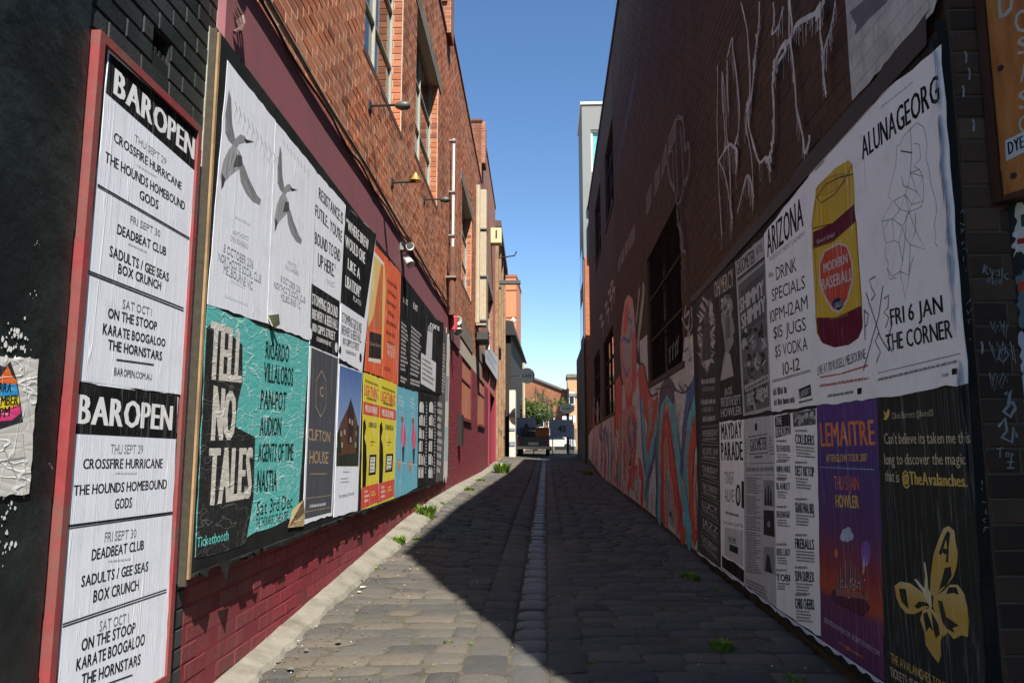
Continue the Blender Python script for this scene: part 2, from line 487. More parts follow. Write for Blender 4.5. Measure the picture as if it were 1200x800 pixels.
# ------------------------------------------------------------------ ground
b = MB()
xs = [-400, -120, -40, -12, -5, -2.6, -2.2, -1.9, -1.6, -1.3, -1.0, -.7, -.45, -.3, -.2, -.1, 0, .1, .2, .4, .7, 1.1, 1.5, 1.9, 2.6, 5, 12, 40, 120, 400]
ys = [-400, -60, -12, -3, 0] + [i * .75 for i in range(1, 80)] + [64, 75, 90, 120, 200, 400, 900]
base = len(b.v)
for y in ys:
    for x in xs: b.v.append((x, y, gz(x, y) - .011))
nx = len(xs)
for j in range(len(ys) - 1):
    for i in range(nx - 1):
        b.f.append((j * nx + i, j * nx + i + 1, (j + 1) * nx + i + 1, (j + 1) * nx + i)); b.m.append(0)
m, nt, bs, nn, lk = nodes('packed_dirt')
p = pos(nn)
f1 = noise(nn, lk, p, 5, 8, .7)
c1 = ramp(nn, lk, f1, [(.3, (.030, .026, .020)), (.5, (.070, .058, .040)), (.7, (.12, .10, .068))])
f2 = ramp(nn, lk, noise(nn, lk, p, 2.1, 5), [(.52, (0, 0, 0)), (.66, (1, 1, 1))])
c1 = mix(nn, lk, math_(nn, lk, 'MULTIPLY', f2, .5), c1, (.05, .07, .02))
lk(c1, bs.inputs['Base Color']); bs.inputs['Roughness'].default_value = .95
lk(bump(nn, lk, noise(nn, lk, p, 60, 6, .7), .6, .01), bs.inputs['Normal'])
ground = b.build('ground', m); ground['kind'] = 'structure'

# bluestone pitchers
def stonemat(name, rough, cs):
    m, nt, bs, nn, lk = nodes(name)
    p = pos(nn); r = rnd_id(nn, lk)
    c = ramp(nn, lk, r, cs)
    c = mix(nn, lk, .6, c, mix(nn, lk, noise(nn, lk, p, 40, 6, .7), (.5, .5, .5), (1.5, 1.5, 1.5)), 'MULTIPLY')
    f = ramp(nn, lk, noise(nn, lk, p, 2.6, 7, .7), [(.48, (0, 0, 0)), (.72, (1, 1, 1))])
    c = mix(nn, lk, math_(nn, lk, 'MULTIPLY', f, .6), c, (.115, .098, .070))
    lk(c, bs.inputs['Base Color'])
    rr = math_(nn, lk, 'ADD', math_(nn, lk, 'MULTIPLY', noise(nn, lk, p, 8, 4), .35), rough - .17)
    lk(rr, bs.inputs['Roughness']); bs.inputs['Specular IOR Level'].default_value = .4
    lk(bump(nn, lk, noise(nn, lk, p, 130, 6, .75), .8, .004, bump(nn, lk, noise(nn, lk, p, 22, 5, .65), .7, .016)), bs.inputs['Normal'])
    return m
STONE = stonemat('bluestone', .75, [(0, (.050, .049, .046)), (.4, (.072, .068, .060)), (.75, (.092, .084, .070)), (1, (.115, .096, .072))])
DRAIN = stonemat('worn_drain_bluestone', .46, [(0, (.062, .064, .064)), (1, (.100, .097, .088))])
def stone_shape(seed):
    rs = random.Random(seed)
    n = 5; vs = []; fs = []
    for j in range(n):
        for i in range(n):
            u, v = i / (n - 1) * 2 - 1, j / (n - 1) * 2 - 1
            eu, ev = abs(u) ** 3.2, abs(v) ** 3.2
            z = -.42 * max(eu ** 2, ev ** 2) - .10 * (eu * ev) + rs.uniform(-.05, .05)
            shr = 1 - .03 * (eu * ev) * 2
            vs.append((u * .5 * shr + rs.uniform(-.012, .012), v * .5 * shr + rs.uniform(-.02, .02), z))
    for j in range(n - 1):
        for i in range(n - 1): fs.append((j * n + i, j * n + i + 1, (j + 1) * n + i + 1, (j + 1) * n + i))
    ring = [i for i in range(n)] + [j * n + n - 1 for j in range(1, n)] + [(n - 1) * n + i for i in range(n - 2, -1, -1)] + [j * n for j in range(n - 2, 0, -1)]
    bb = len(vs)
    for k in ring: vs.append((vs[k][0], vs[k][1], -1.8))
    for k in range(len(ring)):
        k2 = (k + 1) % len(ring); fs.append((ring[k], bb + k, bb + k2, ring[k2]))
    return vs, fs
SHAPES = [stone_shape(i) for i in range(9)]
stones = []        # cx, cy, lx, ly, kind
y = 2.4
def laneL(y): return LW.P(y, 0).x + table([(0, .14), (6, .16), (9, .25), (13, .23), (60, .17)], y)
def laneR(y): return RW.P(y, 0).x - .02
row = 0
while y < 36:
    dy = random.uniform(.155, .20)
    for a, bb_ in ((laneL(y), -.46), (.215, laneR(y))):
        x = a + random.uniform(-.05, .02)
        while x < bb_ - .06:
            w = random.uniform(.20, .36)
            if bb_ - x - w < .12: w = bb_ - x
            stones.append((x + w / 2, y + dy / 2 + random.uniform(-.008, .008), w - .007, dy - .007, 0, random.uniform(-.009, .009), random.uniform(-.03, .03)))
            x += w
    y += dy
for xa, xb, kd in ((-.455, -.215, 0), (-.205, -.005, 1), (.005, .21, 0)):
    y = 2.4 + random.random() * .2
    while y < 45:
        d = random.uniform(.24, .42)
        stones.append(((xa + xb) / 2, y + d / 2, xb - xa - .006, d - .008, kd, random.uniform(-.005, .005), random.uniform(-.012, .012)))
        y += d
def stone_matrix(st):
    cx, cy, lx, ly, kd, dz, rz = st
    sl = (gz(cx + .1, cy) - gz(cx - .1, cy)) / .2; sy = (gz(cx, cy + .2) - gz(cx, cy - .2)) / .4
    return Matrix.Translation((cx, cy, gz(cx, cy) + dz + (.004 if kd == 0 else .005))) @ Matrix.Rotation(-math.atan(sl) + random.uniform(-.022, .022), 4, 'Y') @ Matrix.Rotation(math.atan(sy) + random.uniform(-.022, .022), 4, 'X') @ Matrix.Rotation(rz, 4, 'Z') @ Matrix.Diagonal((lx, ly, .026, 1))
def seen(st):
    q = project((st[0], st[1], gz(st[0], st[1])))
    if not q or not (-30 < q[0] < 1230 and q[1] < 830): return 0
    return st[2] * st[3] / st[1] ** 3
order = sorted(range(len(stones)), key=lambda i: -seen(stones[i]))
pick = set(order[:300])
SM = {}
for i, (vs, fs) in enumerate(SHAPES):
    for kd, mm in ((0, STONE), (1, DRAIN)):
        me = bpy.data.meshes.new('paving_stone'); me.from_pydata(vs, [], fs); me.materials.append(mm)
        me.polygons.foreach_set('use_smooth', [True] * len(fs)); SM[i, kd] = me
rest = MB()
for i, st in enumerate(stones):
    k = random.randrange(9); M = stone_matrix(st)
    if i in pick: link(bpy.data.objects.new('paving_stone', SM[k, st[4]]), ground, M)
    else: rest.mesh([M @ Vector(v) for v in SHAPES[k][0]], SHAPES[k][1], st[4])
rest.build('paving_stones', [STONE, DRAIN], ground, smooth=True)['kind'] = 'stuff'

# concrete strip along the left wall
b = MB(); prev = None
yy = 1.4
while yy < 33:
    w = table([(0, .15), (6, .17), (9, .26), (13, .24), (60, .18)], yy) + random.uniform(-.02, .012)
    xw = LW.P(yy, 0).x - .01
    h = .048 + random.uniform(-.003, .003)
    ring = [(xw, yy, gz(xw, yy) + h + .02), (xw + w * .55, yy, gz(xw, yy) + h), (xw + w * .9, yy, gz(xw + w, yy) + h * .45), (xw + w + .02, yy, gz(xw + w, yy) - .03)]
    if prev:
        for i in range(3): b.face([prev[i], ring[i], ring[i + 1], prev[i + 1]])
    prev = ring; yy += random.uniform(.08, .16)
b.build('concrete_kerb', CONC)['kind'] = 'structure'

# ------------------------------------------------------------------ LEFT: black painted wall
pxs = lambda pl, x, y, off=0: pl.px(x, y, off)[0]
S_BLK = LW.px(215, 690)[0]
blk = thing('black_painted_building', 'black painted brick building at the left edge behind the red framed noticeboard', 'building', LW.P(2.2, 0, -.3))
vent = LW.px(177, 28)[0], LW.px(196, 60)[0]
vent_hole = (LW.px(178, 45)[0], LW.px(199, 45)[0], LW.px(188, 72)[1], LW.px(188, 42)[1])
wl = backing('wall', LW, -.5, S_BLK, -.2, 4.6, BLACK_J, blk, holes=[vent_hole], off=.002)
MB().slab(LW, -.5, S_BLK, -.2, 4.6, -2.5, -.3).build('inner_mass', BLACK_J, blk)
SE = LW.px(101, 2)[0]
bk = Bricks([BLACKP])
bar = [LW.px(118, 35, .05), LW.px(237, 148, .05), LW.px(200, 797, .05)]
BS0, BS1, BZ1, BZ0 = bar[0][0], bar[1][0], bar[0][1], bar[2][1]
hidB = lambda s, z: BS0 + .05 < s < BS1 - .05 and BZ0 < z < BZ1 - .05
bk.run(LW, 1.0, S_BLK, -.1, 4.6, 0, holes=[vent_hole], hidden=lambda s, z: hidB(s, z) or s < SE)
bk.finish([wl])
# vent grille
g = MB()
for i in range(4):
    a = lerp(vent_hole[0], vent_hole[1], (i + .5) / 4); g.slab(LW, a - .008, a + .008, vent_hole[2], lerp(vent_hole[2], vent_hole[3], .45), -.03, -.01)
g.slab(LW, vent_hole[0], vent_hole[1], vent_hole[2], vent_hole[2] + .012, -.03, .0)
g.build('vent_grille', BLKMET, blk)
# smooth rendered end
e0 = LW.px(101, 2)[0]; 
SE = e0
b = MB(); N = 26
for i in range(N):
    z0_, z1_ = lerp(-.1, 4.6, i / N), lerp(-.1, 4.6, (i + 1) / N)
    a_, c_ = SE + random.uniform(-.008, .008), SE + random.uniform(-.008, .008)
    b.face([LW.P(-.4, z0_, .024), LW.P(a_, z0_, .024), LW.P(a_, z1_, .024), LW.P(-.4, z1_, .024)])
    b.face([LW.P(a_, z0_, .024), LW.P(a_ + .012, z0_, 0), LW.P(a_ + .012, z1_, 0), LW.P(a_, z1_, .024)])
RENDER = plain('black_painted_render', (.009, .013, .013), .38, var=.5, nscale=2.5, dirt=(.022, .030, .030), bscale=14, bstr=.6, bdist=.012)
b.build('render_panel', RENDER, blk)
# white paint chips on the render
b = MB()
for cx_, cy_, n_, r_ in ((12, 400, 26, .03), (42, 345, 4, .010), (8, 600, 12, .02), (3, 640, 12, .025), (26, 570, 5, .010), (30, 407, 9, .02), (60, 548, 3, .006), (44, 285, 4, .006)):
    s_, z_ = LW.px(cx_, cy_, .026)
    for k in range(n_):
        a_, d_ = s_ + random.gauss(0, r_), z_ + random.gauss(0, r_ * 1.2)
        rr = r_ * random.uniform(.08, .34); m_ = random.randint(5, 8)
        b.face([LW.P(a_ + rr * math.cos(2 * math.pi * q / m_) * random.uniform(.5, 1.2), d_ + rr * 1.3 * math.sin(2 * math.pi * q / m_) * random.uniform(.5, 1.2), .0262 + k * .00005) for q in range(m_)])
b.build('flaked_paint', WHITEP, blk)['kind'] = 'stuff'

# ------------------------------------------------------------------ text
GL = {}
def glyph(ch):
    if ch in GL: return GL[ch]
    cu = bpy.data.curves.new('t', 'FONT'); cu.body = ch; cu.resolution_u = 2; cu.fill_mode = 'BOTH' if False else cu.fill_mode
    o = bpy.data.objects.new('t', cu); COL.objects.link(o)
    dg = bpy.context.evaluated_depsgraph_get()
    me = bpy.data.meshes.new_from_object(o.evaluated_get(dg))
    vs = [(v.co.x, v.co.y) for v in me.vertices]; fs = [tuple(p_.vertices) for p_ in me.polygons]
    bpy.data.objects.remove(o); bpy.data.curves.remove(cu); bpy.data.meshes.remove(me)
    if vs:
        x0 = min(v[0] for v in vs); w = max(v[0] for v in vs) - x0
        vs = [(v[0] - x0, v[1]) for v in vs]
    else: w = .28
    GL[ch] = (vs, fs, w)
    return GL[ch]
def text_geo(s, bold=0, gap=.07):
    """vertices in a unit box: x 0..1 over the string, y 0..1 from baseline to cap height"""
    V, Fc, x = [], [], 0
    for ch in s:
        if ch == ' ': x += .26; continue
        vs, fs, w = glyph(ch)
        for k in range(3 if bold else 1):
            dx = (k - 1) * bold if bold else 0
            bb = len(V); V += [(v[0] + x + dx, v[1], k) for v in vs]; Fc += [tuple(bb + i for i in f) for f in fs]
        x += w + gap + bold
    W_ = max(v[0] for v in V) if V else 1
    return [(v[0] / W_, v[1] / .70, v[2]) for v in V], Fc

class Sheet:
    """a poster pasted on plane pl; contents are given by where they show in the photo and lie on its own surface"""
    def __init__(self, pl, off, quad, mat, label, name='poster', cat='poster', group=None, parent=None, torn=.004, skirt=True, wav=1):
        self.pl, self.off, self.wav = pl, off, wav
        q = [pl.px(x, y, off) for x, y in quad]         # TL TR BR BL -> (s,z)
        self.q = q; self.layers = {}; self.k = 0
        b = MB(); nu, nv = 10, 16
        rs = random.Random(len(label) * 31 + int(quad[0][0]))
        G = {}
        for j in range(nv + 1):
            for i in range(nu + 1):
                u, v = i / nu, j / nv
                s = lerp(lerp(q[0][0], q[1][0], u), lerp(q[3][0], q[2][0], u), v); z = lerp(lerp(q[0][1], q[1][1], u), lerp(q[3][1], q[2][1], u), v)
                if i in (0, nu): s += rs.uniform(-torn, torn)
                if j in (0, nv): z += rs.uniform(-torn * 1.5, torn * 1.5)
                G[i, j] = len(b.v); b.v.append(tuple(self.P(s, z, 0)))
        for j in range(nv):
            for i in range(nu): b.f.append((G[i, j], G[i, j + 1], G[i + 1, j + 1], G[i + 1, j])); b.m.append(0)
        if skirt:
            ring = [(i, 0) for i in range(nu)] + [(nu, j) for j in range(nv)] + [(i, nv) for i in range(nu, 0, -1)] + [(0, j) for j in range(nv, 0, -1)]
            bb = len(b.v)
            for r_ in ring: b.v.append(tuple(Vector(b.v[G[r_]]) - pl.n * .004))
            for k in range(len(ring)):
                k2 = (k + 1) % len(ring); b.f.append((G[ring[k]], G[ring[k2]], bb + k2, bb + k)); b.m.append(0)
        self.o = b.build(name, mat, parent, smooth=False)
        if parent is None: tag(self.o, label, cat, group)
    def P(self, s, z, d): return self.pl.P(s, z, self.off + d )
    def lay(self, name, mat):
        self.k += 1
        key = (name, mat.name) + ((self.k,) if name not in ('small_print', 'printed_speckle', 'printed_line', 'crease') else ())
        if key not in self.layers: self.layers[key] = (MB(), mat)
        return self.layers[key][0], .0003 + .00004 * self.k
    def T(self, txt, tl, tr, h, col, bold=.02, gap=.07, h2=None, name='lettering', w='v', slant=0):
        """txt between photo points tl and tr (cap line), h and h2 its height in photo pixels at either end"""
        b, d = self.lay(name, col if not isinstance(col, tuple) else paper(col, w))
        a = self.pl.px(*tl, self.off); c = self.pl.px(*tr, self.off)
        h2 = h if h2 is None else h2
        a2 = self.pl.px(tl[0], tl[1] + h, self.off)[1]; c2 = self.pl.px(tr[0], tr[1] + h2, self.off)[1]
        V, Fc = text_geo(txt, bold, gap)
        b.mesh([self.P(lerp(a[0], c[0], x + slant * (y - .5)), lerp(lerp(a2, c2, x), lerp(a[1], c[1], x), y), d + k * .00001) for x, y, k in V], Fc)
    def poly(self, pts, col, name='printed_shape', w='v'):
        b, d = self.lay(name, col if not isinstance(col, tuple) else paper(col, w))
        q = [self.pl.px(x, y, self.off) for x, y in pts]
        tri = tessellate_polygon([[Vector((s, z, 0)) for s, z in q]])
        b.mesh([self.P(s, z, d) for s, z in q], [tuple(t) for t in tri])
    def ell(self, cx, cy, rx, ry, col, n=22, name=None, rot=0):
        name = name or ('printed_speckle' if n < 10 else 'printed_shape')
        self.poly([(cx + rx * math.cos(a) * math.cos(rot) - ry * math.sin(a) * math.sin(rot), cy + ry * math.sin(a) * math.cos(rot) + rx * math.cos(a) * math.sin(rot)) for a in [2 * math.pi * i / n for i in range(n)]], col, name)
    def line(self, pts, wd, col, name='printed_line'):
        b, d = self.lay(name, col if not isinstance(col, tuple) else paper(col, 'v'))
        q = [Vector(self.pl.px(x, y, self.off)) for x, y in pts]
        ribbon(b, q, wd, lambda s, z: self.P(s, z, d))
    def bars(self, tl, tr, h, n, col, fill=.55, dens=.75, seed=1, center=False, name='small_print', h2=None):
        """lines of print too small to read"""
        b, d = self.lay(name, col if not isinstance(col, tuple) else paper(col, 'v'))
        rs = random.Random(seed)
        h2 = h if h2 is None else h2
        a = self.pl.px(*tl, self.off); c = self.pl.px(*tr, self.off)
        a2 = self.pl.px(tl[0], tl[1] + h, self.off)[1]; c2 = self.pl.px(tr[0], tr[1] + h2, self.off)[1]
        wm = abs(c[0] - a[0]); lh = abs(a[1] - a2) / n * fill
        for i in range(n):
            x = 0; end = rs.uniform(.6, 1) if n > 1 else 1
            if center: x = (1 - end) / 2; end = x + end
            v0, v1 = i / n, (i + fill) / n
            while x < end:
                lw = lh * .42 / wm; word = rs.randint(3, 8)
                for q_ in range(word):
                    if x > end: break
                    z0 = v0 + (0 if rs.random() < .5 else (v1 - v0) * .2)
                    pt = lambda u, v: self.P(lerp(a[0], c[0], u), lerp(lerp(a[1], a2, v), lerp(c[1], c2, v), u), d)
                    e = x + lw * rs.uniform(.5, .85)
                    b.face([pt(x, v1), pt(e, v1), pt(e, z0), pt(x, z0)])
                    x += lw
                x += lw * .9
    def done(self):
        for key, (b, mt) in self.layers.items():
            if b.v:
                o = b.build(key[0], mt, self.o)
                if key[0] in ('small_print', 'printed_speckle', 'printed_line', 'crease', 'carved_letter'): o['kind'] = 'stuff'
        return self.o
def ribbon(b, q, wd, P, mi=0):
    q = [Vector(p_) for p_ in q]; V = []
    for i, p_ in enumerate(q):
        t = (q[min(i + 1, len(q) - 1)] - q[max(i - 1, 0)])
        if t.length < 1e-6: t = Vector((1, 0))
        t.normalize(); nrm = Vector((-t.y, t.x))
        w = wd[i] if isinstance(wd, (list, tuple)) else wd
        V += [p_ + nrm * w / 2, p_ - nrm * w / 2]
    b.mesh([P(v.x, v.y) for v in V], [(2 * i, 2 * i + 1, 2 * i + 3, 2 * i + 2) for i in range(len(q) - 1)])
INK = (.010, .010, .011); WHT = (.80, .80, .80)

# ------------------------------------------------------------------ LEFT: red framed noticeboard
nb = thing('noticeboard', 'tall narrow noticeboard with a weathered red timber frame on the black painted wall', 'noticeboard', LW.P((BS0 + BS1) / 2, BZ0, .02))
MB().slab(LW, BS0 + .01, BS1 - .01, BZ0 + .01, BZ1 - .01, .004, .035).build('backing_panel', BLKWOOD, nb)
fw = .034
for a in ((BS0, BS0 + fw, BZ0, BZ1), (BS1 - fw, BS1, BZ0, BZ1), (BS0 + fw, BS1 - fw, BZ1 - fw, BZ1), (BS0 + fw, BS1 - fw, BZ0, BZ0 + fw)):
    MB().slab(LW, *a, (.003 if a[1] - a[0] < .05 else .0035), .052).build('frame_rail', REDWOOD, nb)
SG = 'bar gig posters in the red framed noticeboard'
s1 = Sheet(LW, .040, [(128, 58), (233, 152), (212, 463), (92, 448)], PAPER, 'white gig list poster with slanted BAROPEN heading, upper one in the red frame', group=SG)
s1.poly([(128, 62), (231.5, 152), (228, 200), (124, 109)], INK, 'heading_band')
s1.T('BAROPEN', (136, 80), (229, 162), 32, WHT, .05, h2=27)
s1.T('THU SEPT 29', (158, 157), (195, 186), 9, (.2, .2, .22), 0, h2=8)
s1.T('CROSSFIRE HURRICANE', (134, 154), (213, 214), 12, INK, .03, h2=9)
s1.bars((160, 192), (183, 206), 3, 1, (.4, .4, .42), .8)
s1.T('THE HOUNDS HOMEBOUND', (124, 177), (217, 237), 13, INK, .03, h2=10)
s1.T('GODS', (164, 222), (186, 235), 11, INK, .03)
s1.line([(114, 216), (222, 279)], .006, INK); s1.line([(114, 218.5), (222, 281)], .003, INK)
s1.T('FRI SEPT 30', (153, 252), (188, 270), 9, (.2, .2, .22), 0, h2=8)
s1.T('DEADBEAT CLUB', (138, 262), (195, 290), 12, INK, .03, h2=10)
s1.bars((150, 284), (172, 294), 3, 1, (.4, .4, .42), .8)
s1.T('SADULTS / GEE SEAS', (129, 287), (198, 320), 13, INK, .03, h2=10)
s1.T('BOX CRUNCH', (139, 308), (189, 330), 12, INK, .03, h2=10)
s1.line([(103, 317), (215, 361)], .005, INK); s1.line([(103, 320), (215, 364)], .005, INK)
s1.T('SAT OCT 1', (144, 350), (178, 361), 11, (.2, .2, .22), 0, h2=9)
s1.T('ON THE STOOP', (127, 360), (184, 377), 12, INK, .03, h2=10)
s1.T('KARATE BOOGALOO', (121, 378), (194, 397), 13, INK, .03, h2=9)
s1.T('THE HORNSTARS', (127, 397), (190, 412), 12, INK, .03, h2=10)
s1.line([(136, 421), (180, 427)], .005, INK)
s1.T('BAROPEN.COM.AU', (134, 430), (178, 438), 9, INK, 0, h2=7)
s1.line([(96, 446), (210, 462)], .002, (.3, .3, .3))
s1.done()
s2 = Sheet(LW, .0415, [(91, 448), (209, 465), (193, 796), (64, 862)], PAPER, 'white gig list poster with straight BAROPEN heading, lower one in the red frame', group=SG)
s2.poly([(91, 448), (208, 464), (207, 514), (88, 508)], INK, 'heading_band')
s2.T('BAROPEN', (93, 461), (203, 475), 35, WHT, .05, h2=29)
s2.T('THU SEPT 29', (130, 520), (168, 521), 12, (.2, .2, .22), 0, h2=10)
s2.T('CROSSFIRE HURRICANE', (98, 537), (191, 537), 12, INK, .03, h2=11)
s2.bars((135, 553), (160, 553), 3, 1, (.4, .4, .42), .8)
s2.T('THE HOUNDS HOMEBOUND', (87, 568), (196, 561), 12, INK, .03, h2=11)
s2.T('GODS', (135, 584), (155, 582), 12, INK, .03)
s2.line([(80, 616), (202, 600)], .008, INK); s2.line([(80, 619), (202, 602)], .003, INK)
s2.T('FRI SEPT 30', (123, 623), (160, 619), 12, (.2, .2, .22), 0, h2=10)
s2.T('DEADBEAT CLUB', (108, 643), (169, 632), 13, INK, .03, h2=11)
s2.bars((127, 656), (153, 653), 3, 1, (.4, .4, .42), .8)
s2.T('SADULTS / GEE SEAS', (96, 674), (174, 657), 13, INK, .03, h2=11)
s2.T('BOX CRUNCH', (110, 691), (163, 678), 14, INK, .03, h2=12)
s2.line([(73, 731), (195, 690)], .004, INK); s2.line([(73, 734), (195, 693)], .004, INK)
s2.T('SAT OCT 1', (117, 727), (151, 717), 12, (.2, .2, .22), 0, h2=11)
s2.T('ON THE STOOP', (96, 748), (159, 728), 14, INK, .03, h2=12)
s2.T('KARATE BOOGALOO', (90, 771), (170, 741), 14, INK, .03, h2=13)
s2.T('THE HORNSTARS', (96, 789), (165, 765), 14, INK, .03, h2=12)
s2.line([(110, 806), (155, 790)], .005, INK)
s2.done()
# torn poster at the far left
t1 = Sheet(LW, .030, [(-12, 417), (46, 420), (34, 579), (-14, 583)], TORN, 'torn crumpled poster with orange, blue, yellow and pink print on black render', torn=.004)
t1.poly([(-8, 425), (6, 430), (12, 423), (20, 445), (25, 478), (27, 494), (-8, 505)], (.03, .03, .035), w='h')
t1.poly([(-8, 448), (2, 440), (9, 428), (14, 440), (20, 446), (19, 450), (-8, 449)], (.75, .16, .03), w='h')
t1.poly([(-8, 449), (19, 450), (22, 464), (-8, 466)], (.03, .30, .62), w='h')
t1.poly([(-8, 466), (22, 464), (23, 474), (-8, 484)], (.80, .62, .03), w='h')
t1.poly([(-8, 484), (23, 474), (24, 484), (14, 492), (-8, 494)], (.72, .05, .20), w='h')
t1.T('RRA', (0, 448), (14, 449), 11, INK, .04, w='h')
t1.T('EMBER', (-3, 464), (22, 462), 12, INK, .04, w='h')
t1.T('PM', (0, 478), (12, 475), 12, INK, .04, w='h')
t1.T('5TH', (15, 473), (23, 471), 6, INK, .02, w='h')
for a in (((2, 520), (20, 560)), ((28, 430), (36, 500)), ((0, 540), (30, 535)), ((26, 500), (31, 575))): t1.line(a, .003, (.35, .34, .33), 'crease')
t1.done()

# ------------------------------------------------------------------ LEFT: brick warehouse
BANDZ0, BANDZ1 = (LW.px(326, 132, .045)[1] + LW.px(410, 237, .045)[1]) / 2, (LW.px(365, 102, .045)[1] + LW.px(446, 237, .045)[1]) / 2
S_END = 32.5
war = thing('brick_warehouse', 'long orange brick warehouse with maroon painted ground floor on the left', 'building', LW.P(14, 0, -.5))
def hole(pl, xa, ya0, ya1, xb, yb0, yb1):
    """opening from two photo verticals: near edge (xa, top, bottom), far edge (xb, top, bottom)"""
    a = pl.px(xa, (ya0 + ya1) / 2)[0]; c = pl.px(xb, (yb0 + yb1) / 2)[0]
    z1_ = (pl.px(xa, ya0)[1] + pl.px(xb, yb0)[1]) / 2; z0_ = (pl.px(xa, ya1)[1] + pl.px(xb, yb1)[1]) / 2
    return (min(a, c), max(a, c), z0_, z1_)
W1 = (LW.px(427, 40)[0], LW.px(470, 120)[0], EYE + 3.8, EYE + 6.1)
W2 = (LW.px(486, 160)[0], LW.px(512, 200)[0], EYE + 4.0, EYE + 6.15)
W3 = (LW.px(541, 260)[0], LW.px(552, 310)[0], EYE + 3.75, EYE + 6.0)
W4 = (LW.px(572, 340)[0], LW.px(577.5, 350)[0], EYE + 3.8, EYE + 5.9)
upper_holes = [W1, W2, W3, W4]
SH1 = hole(LW, 541, 396, 488, 552, 413, 493)
SH2 = hole(LW, 559.5, 420, 496, 567.5, 430, 499)
DOOR = (LW.px(572.5, 500)[0], LW.px(579.5, 500)[0], .25, LW.px(572.5, 441)[1])
lower_holes = [SH1, SH2, DOOR]
wl_low = backing('lower_wall', LW, S_BLK, S_END, -.3, BANDZ0, MAROON_J, war, holes=lower_holes, off=.0060)
wl_up = backing('upper_wall', LW, S_BLK, 23.3, BANDZ0, EYE + 7.7, MORTAR, war, holes=[W1, W2, W3], off=.0052)
FARW = backing('far_wall', LW, 23.3, S_END, BANDZ0, EYE + 10.4, FAR_O, war, holes=[W4], depth=.6)
backing('parapet', LW, 13.3, 23.3, EYE + 7.7, EYE + 8.3, FAR_O, war, depth=.3)
MB().slab(LW, S_BLK, S_END, -.3, EYE + 6.9, -6, -.31).build('inner_mass', FAR_O, war)
wbk = Bricks([MAROON, ORANGE])
BRD = (LW.px(225.5, 655, .06)[0], LW.px(521, 470, .06)[0], EYE - .57, BANDZ0 - .01)
hid = lambda s, z: BRD[0] + .1 < s < BRD[1] and BRD[2] + .05 < z < BRD[3]
wbk.run(LW, S_BLK, 26, -.2, BANDZ0, 0, holes=lower_holes + [(BRD[0] + .3, BRD[1] - .2, BRD[2] + .15, BANDZ0)], hidden=hid)
BANDTOP = BANDZ1
wbk.run(LW, S_BLK, 23.3, BANDTOP, EYE + 7.65, 1, holes=upper_holes)
wbk.run(LW, 13.3, 23.3, EYE + 7.7, EYE + 8.28, 1)
# lit brick jambs at the far side of the openings
class Jamb:
    def __init__(self, s): self.s = s; self.d = -LW.n; self.n = -LW.d
    def P(self, a, z, off=0): return LW.P(self.s - off, z, -a)
for w_ in (W1, W2, W3):
    j = Jamb(w_[1])
    z = w_[2]
    k = 0
    while z < w_[3] - .05:
        zb = min(z + H_, w_[3]); splits = ((.006, .105), (.115, .2)) if k % 2 else ((.006, .2),)
        for a0, a1 in splits:
            wbk.L.append((j.P((a0 + a1) / 2, (z + zb) / 2), -LW.n, -LW.d, a1 - a0, zb - z, 1, 0, False))
        z += .086; k += 1
wbk.finish([wl_low, wl_up])
for w_, nv in ((W1, 2), (W2, 2), (W3, 2), (W4, 2)):
    window(LW, w_, war, nv, (.36, .68), plain('grey_green_frame', (.34, .34, .28), .6), off=-.14)
    MB().slab(LW, w_[0] - .06, w_[1] + .06, w_[2] - .07, w_[2] - .002, -.15, .010).build('sill', plain('dark_brick_sill', (.12, .07, .05)), war)
    MB().slab(LW, w_[0] - .35, w_[1] + .35, w_[3] + .002, w_[3] + .26, -.1, .018).build('lintel', CONC, war)
# boarded openings with orange shutters
OSH = plain('orange_stained_ply', (.50, .19, .10), .75, dirt=(.36, .16, .09))
for h_ in (SH1, SH2):
    zm = (h_[2] + h_[3]) / 2
    for (a, c) in ((h_[2], zm - .02), (zm + .02, h_[3])):
        mid = (h_[0] + h_[1]) / 2
        for (e, f) in ((h_[0] + .02, mid - .012), (mid + .012, h_[1] - .02)):
            MB().slab(LW, e, f, a, c, -.05, -.02).build('shutter_board', OSH, war)
    MB().slab(LW, h_[0], h_[1], zm - .02, zm + .02, -.06, -.005).build('shutter_rail', REDWOOD, war)
    MB().slab(LW, h_[0] - .05, h_[1] + .05, h_[2] - .08, h_[2] - .003, -.1, .05).build('sill', MAROON_J, war)
    MB().slab(LW, h_[0] - .5, h_[1] + .3, h_[3] + .003, h_[3] + .42, -.1, .022).build('lintel', CONC, war)
DR = plain('maroon_painted_door', (.30, .035, .06), .5)
d_ = MB().slab(LW, DOOR[0] + .02, DOOR[1] - .02, DOOR[2], DOOR[3] - .3, -.19, -.15).build('door', DR, war)
MB().slab(LW, DOOR[0] + .1, DOOR[0] + .2, DOOR[2] + 1.0, DOOR[2] + 1.06, -.15, -.12).build('handle', METAL, d_)
MB().slab(LW, DOOR[0] + .02, DOOR[1] - .02, DOOR[3] - .28, DOOR[3] - .02, -.19, -.16).build('transom_pane', GLASS, war)
for x_ in (DOOR[0] - .32, DOOR[1] + .02):
    MB().slab(LW, x_, x_ + .3, .2, DOOR[3] + .1, .0, .05).build('pilaster', plain('maroon_painted_render', (.30, .03, .055), .6), war)
MB().slab(LW, SH1[0] - .9, SH1[0] - .5, LW.px(528, 510)[1] - .2, LW.px(528, 482)[1], .008, .1).build('meter_box', BLKMET, war)
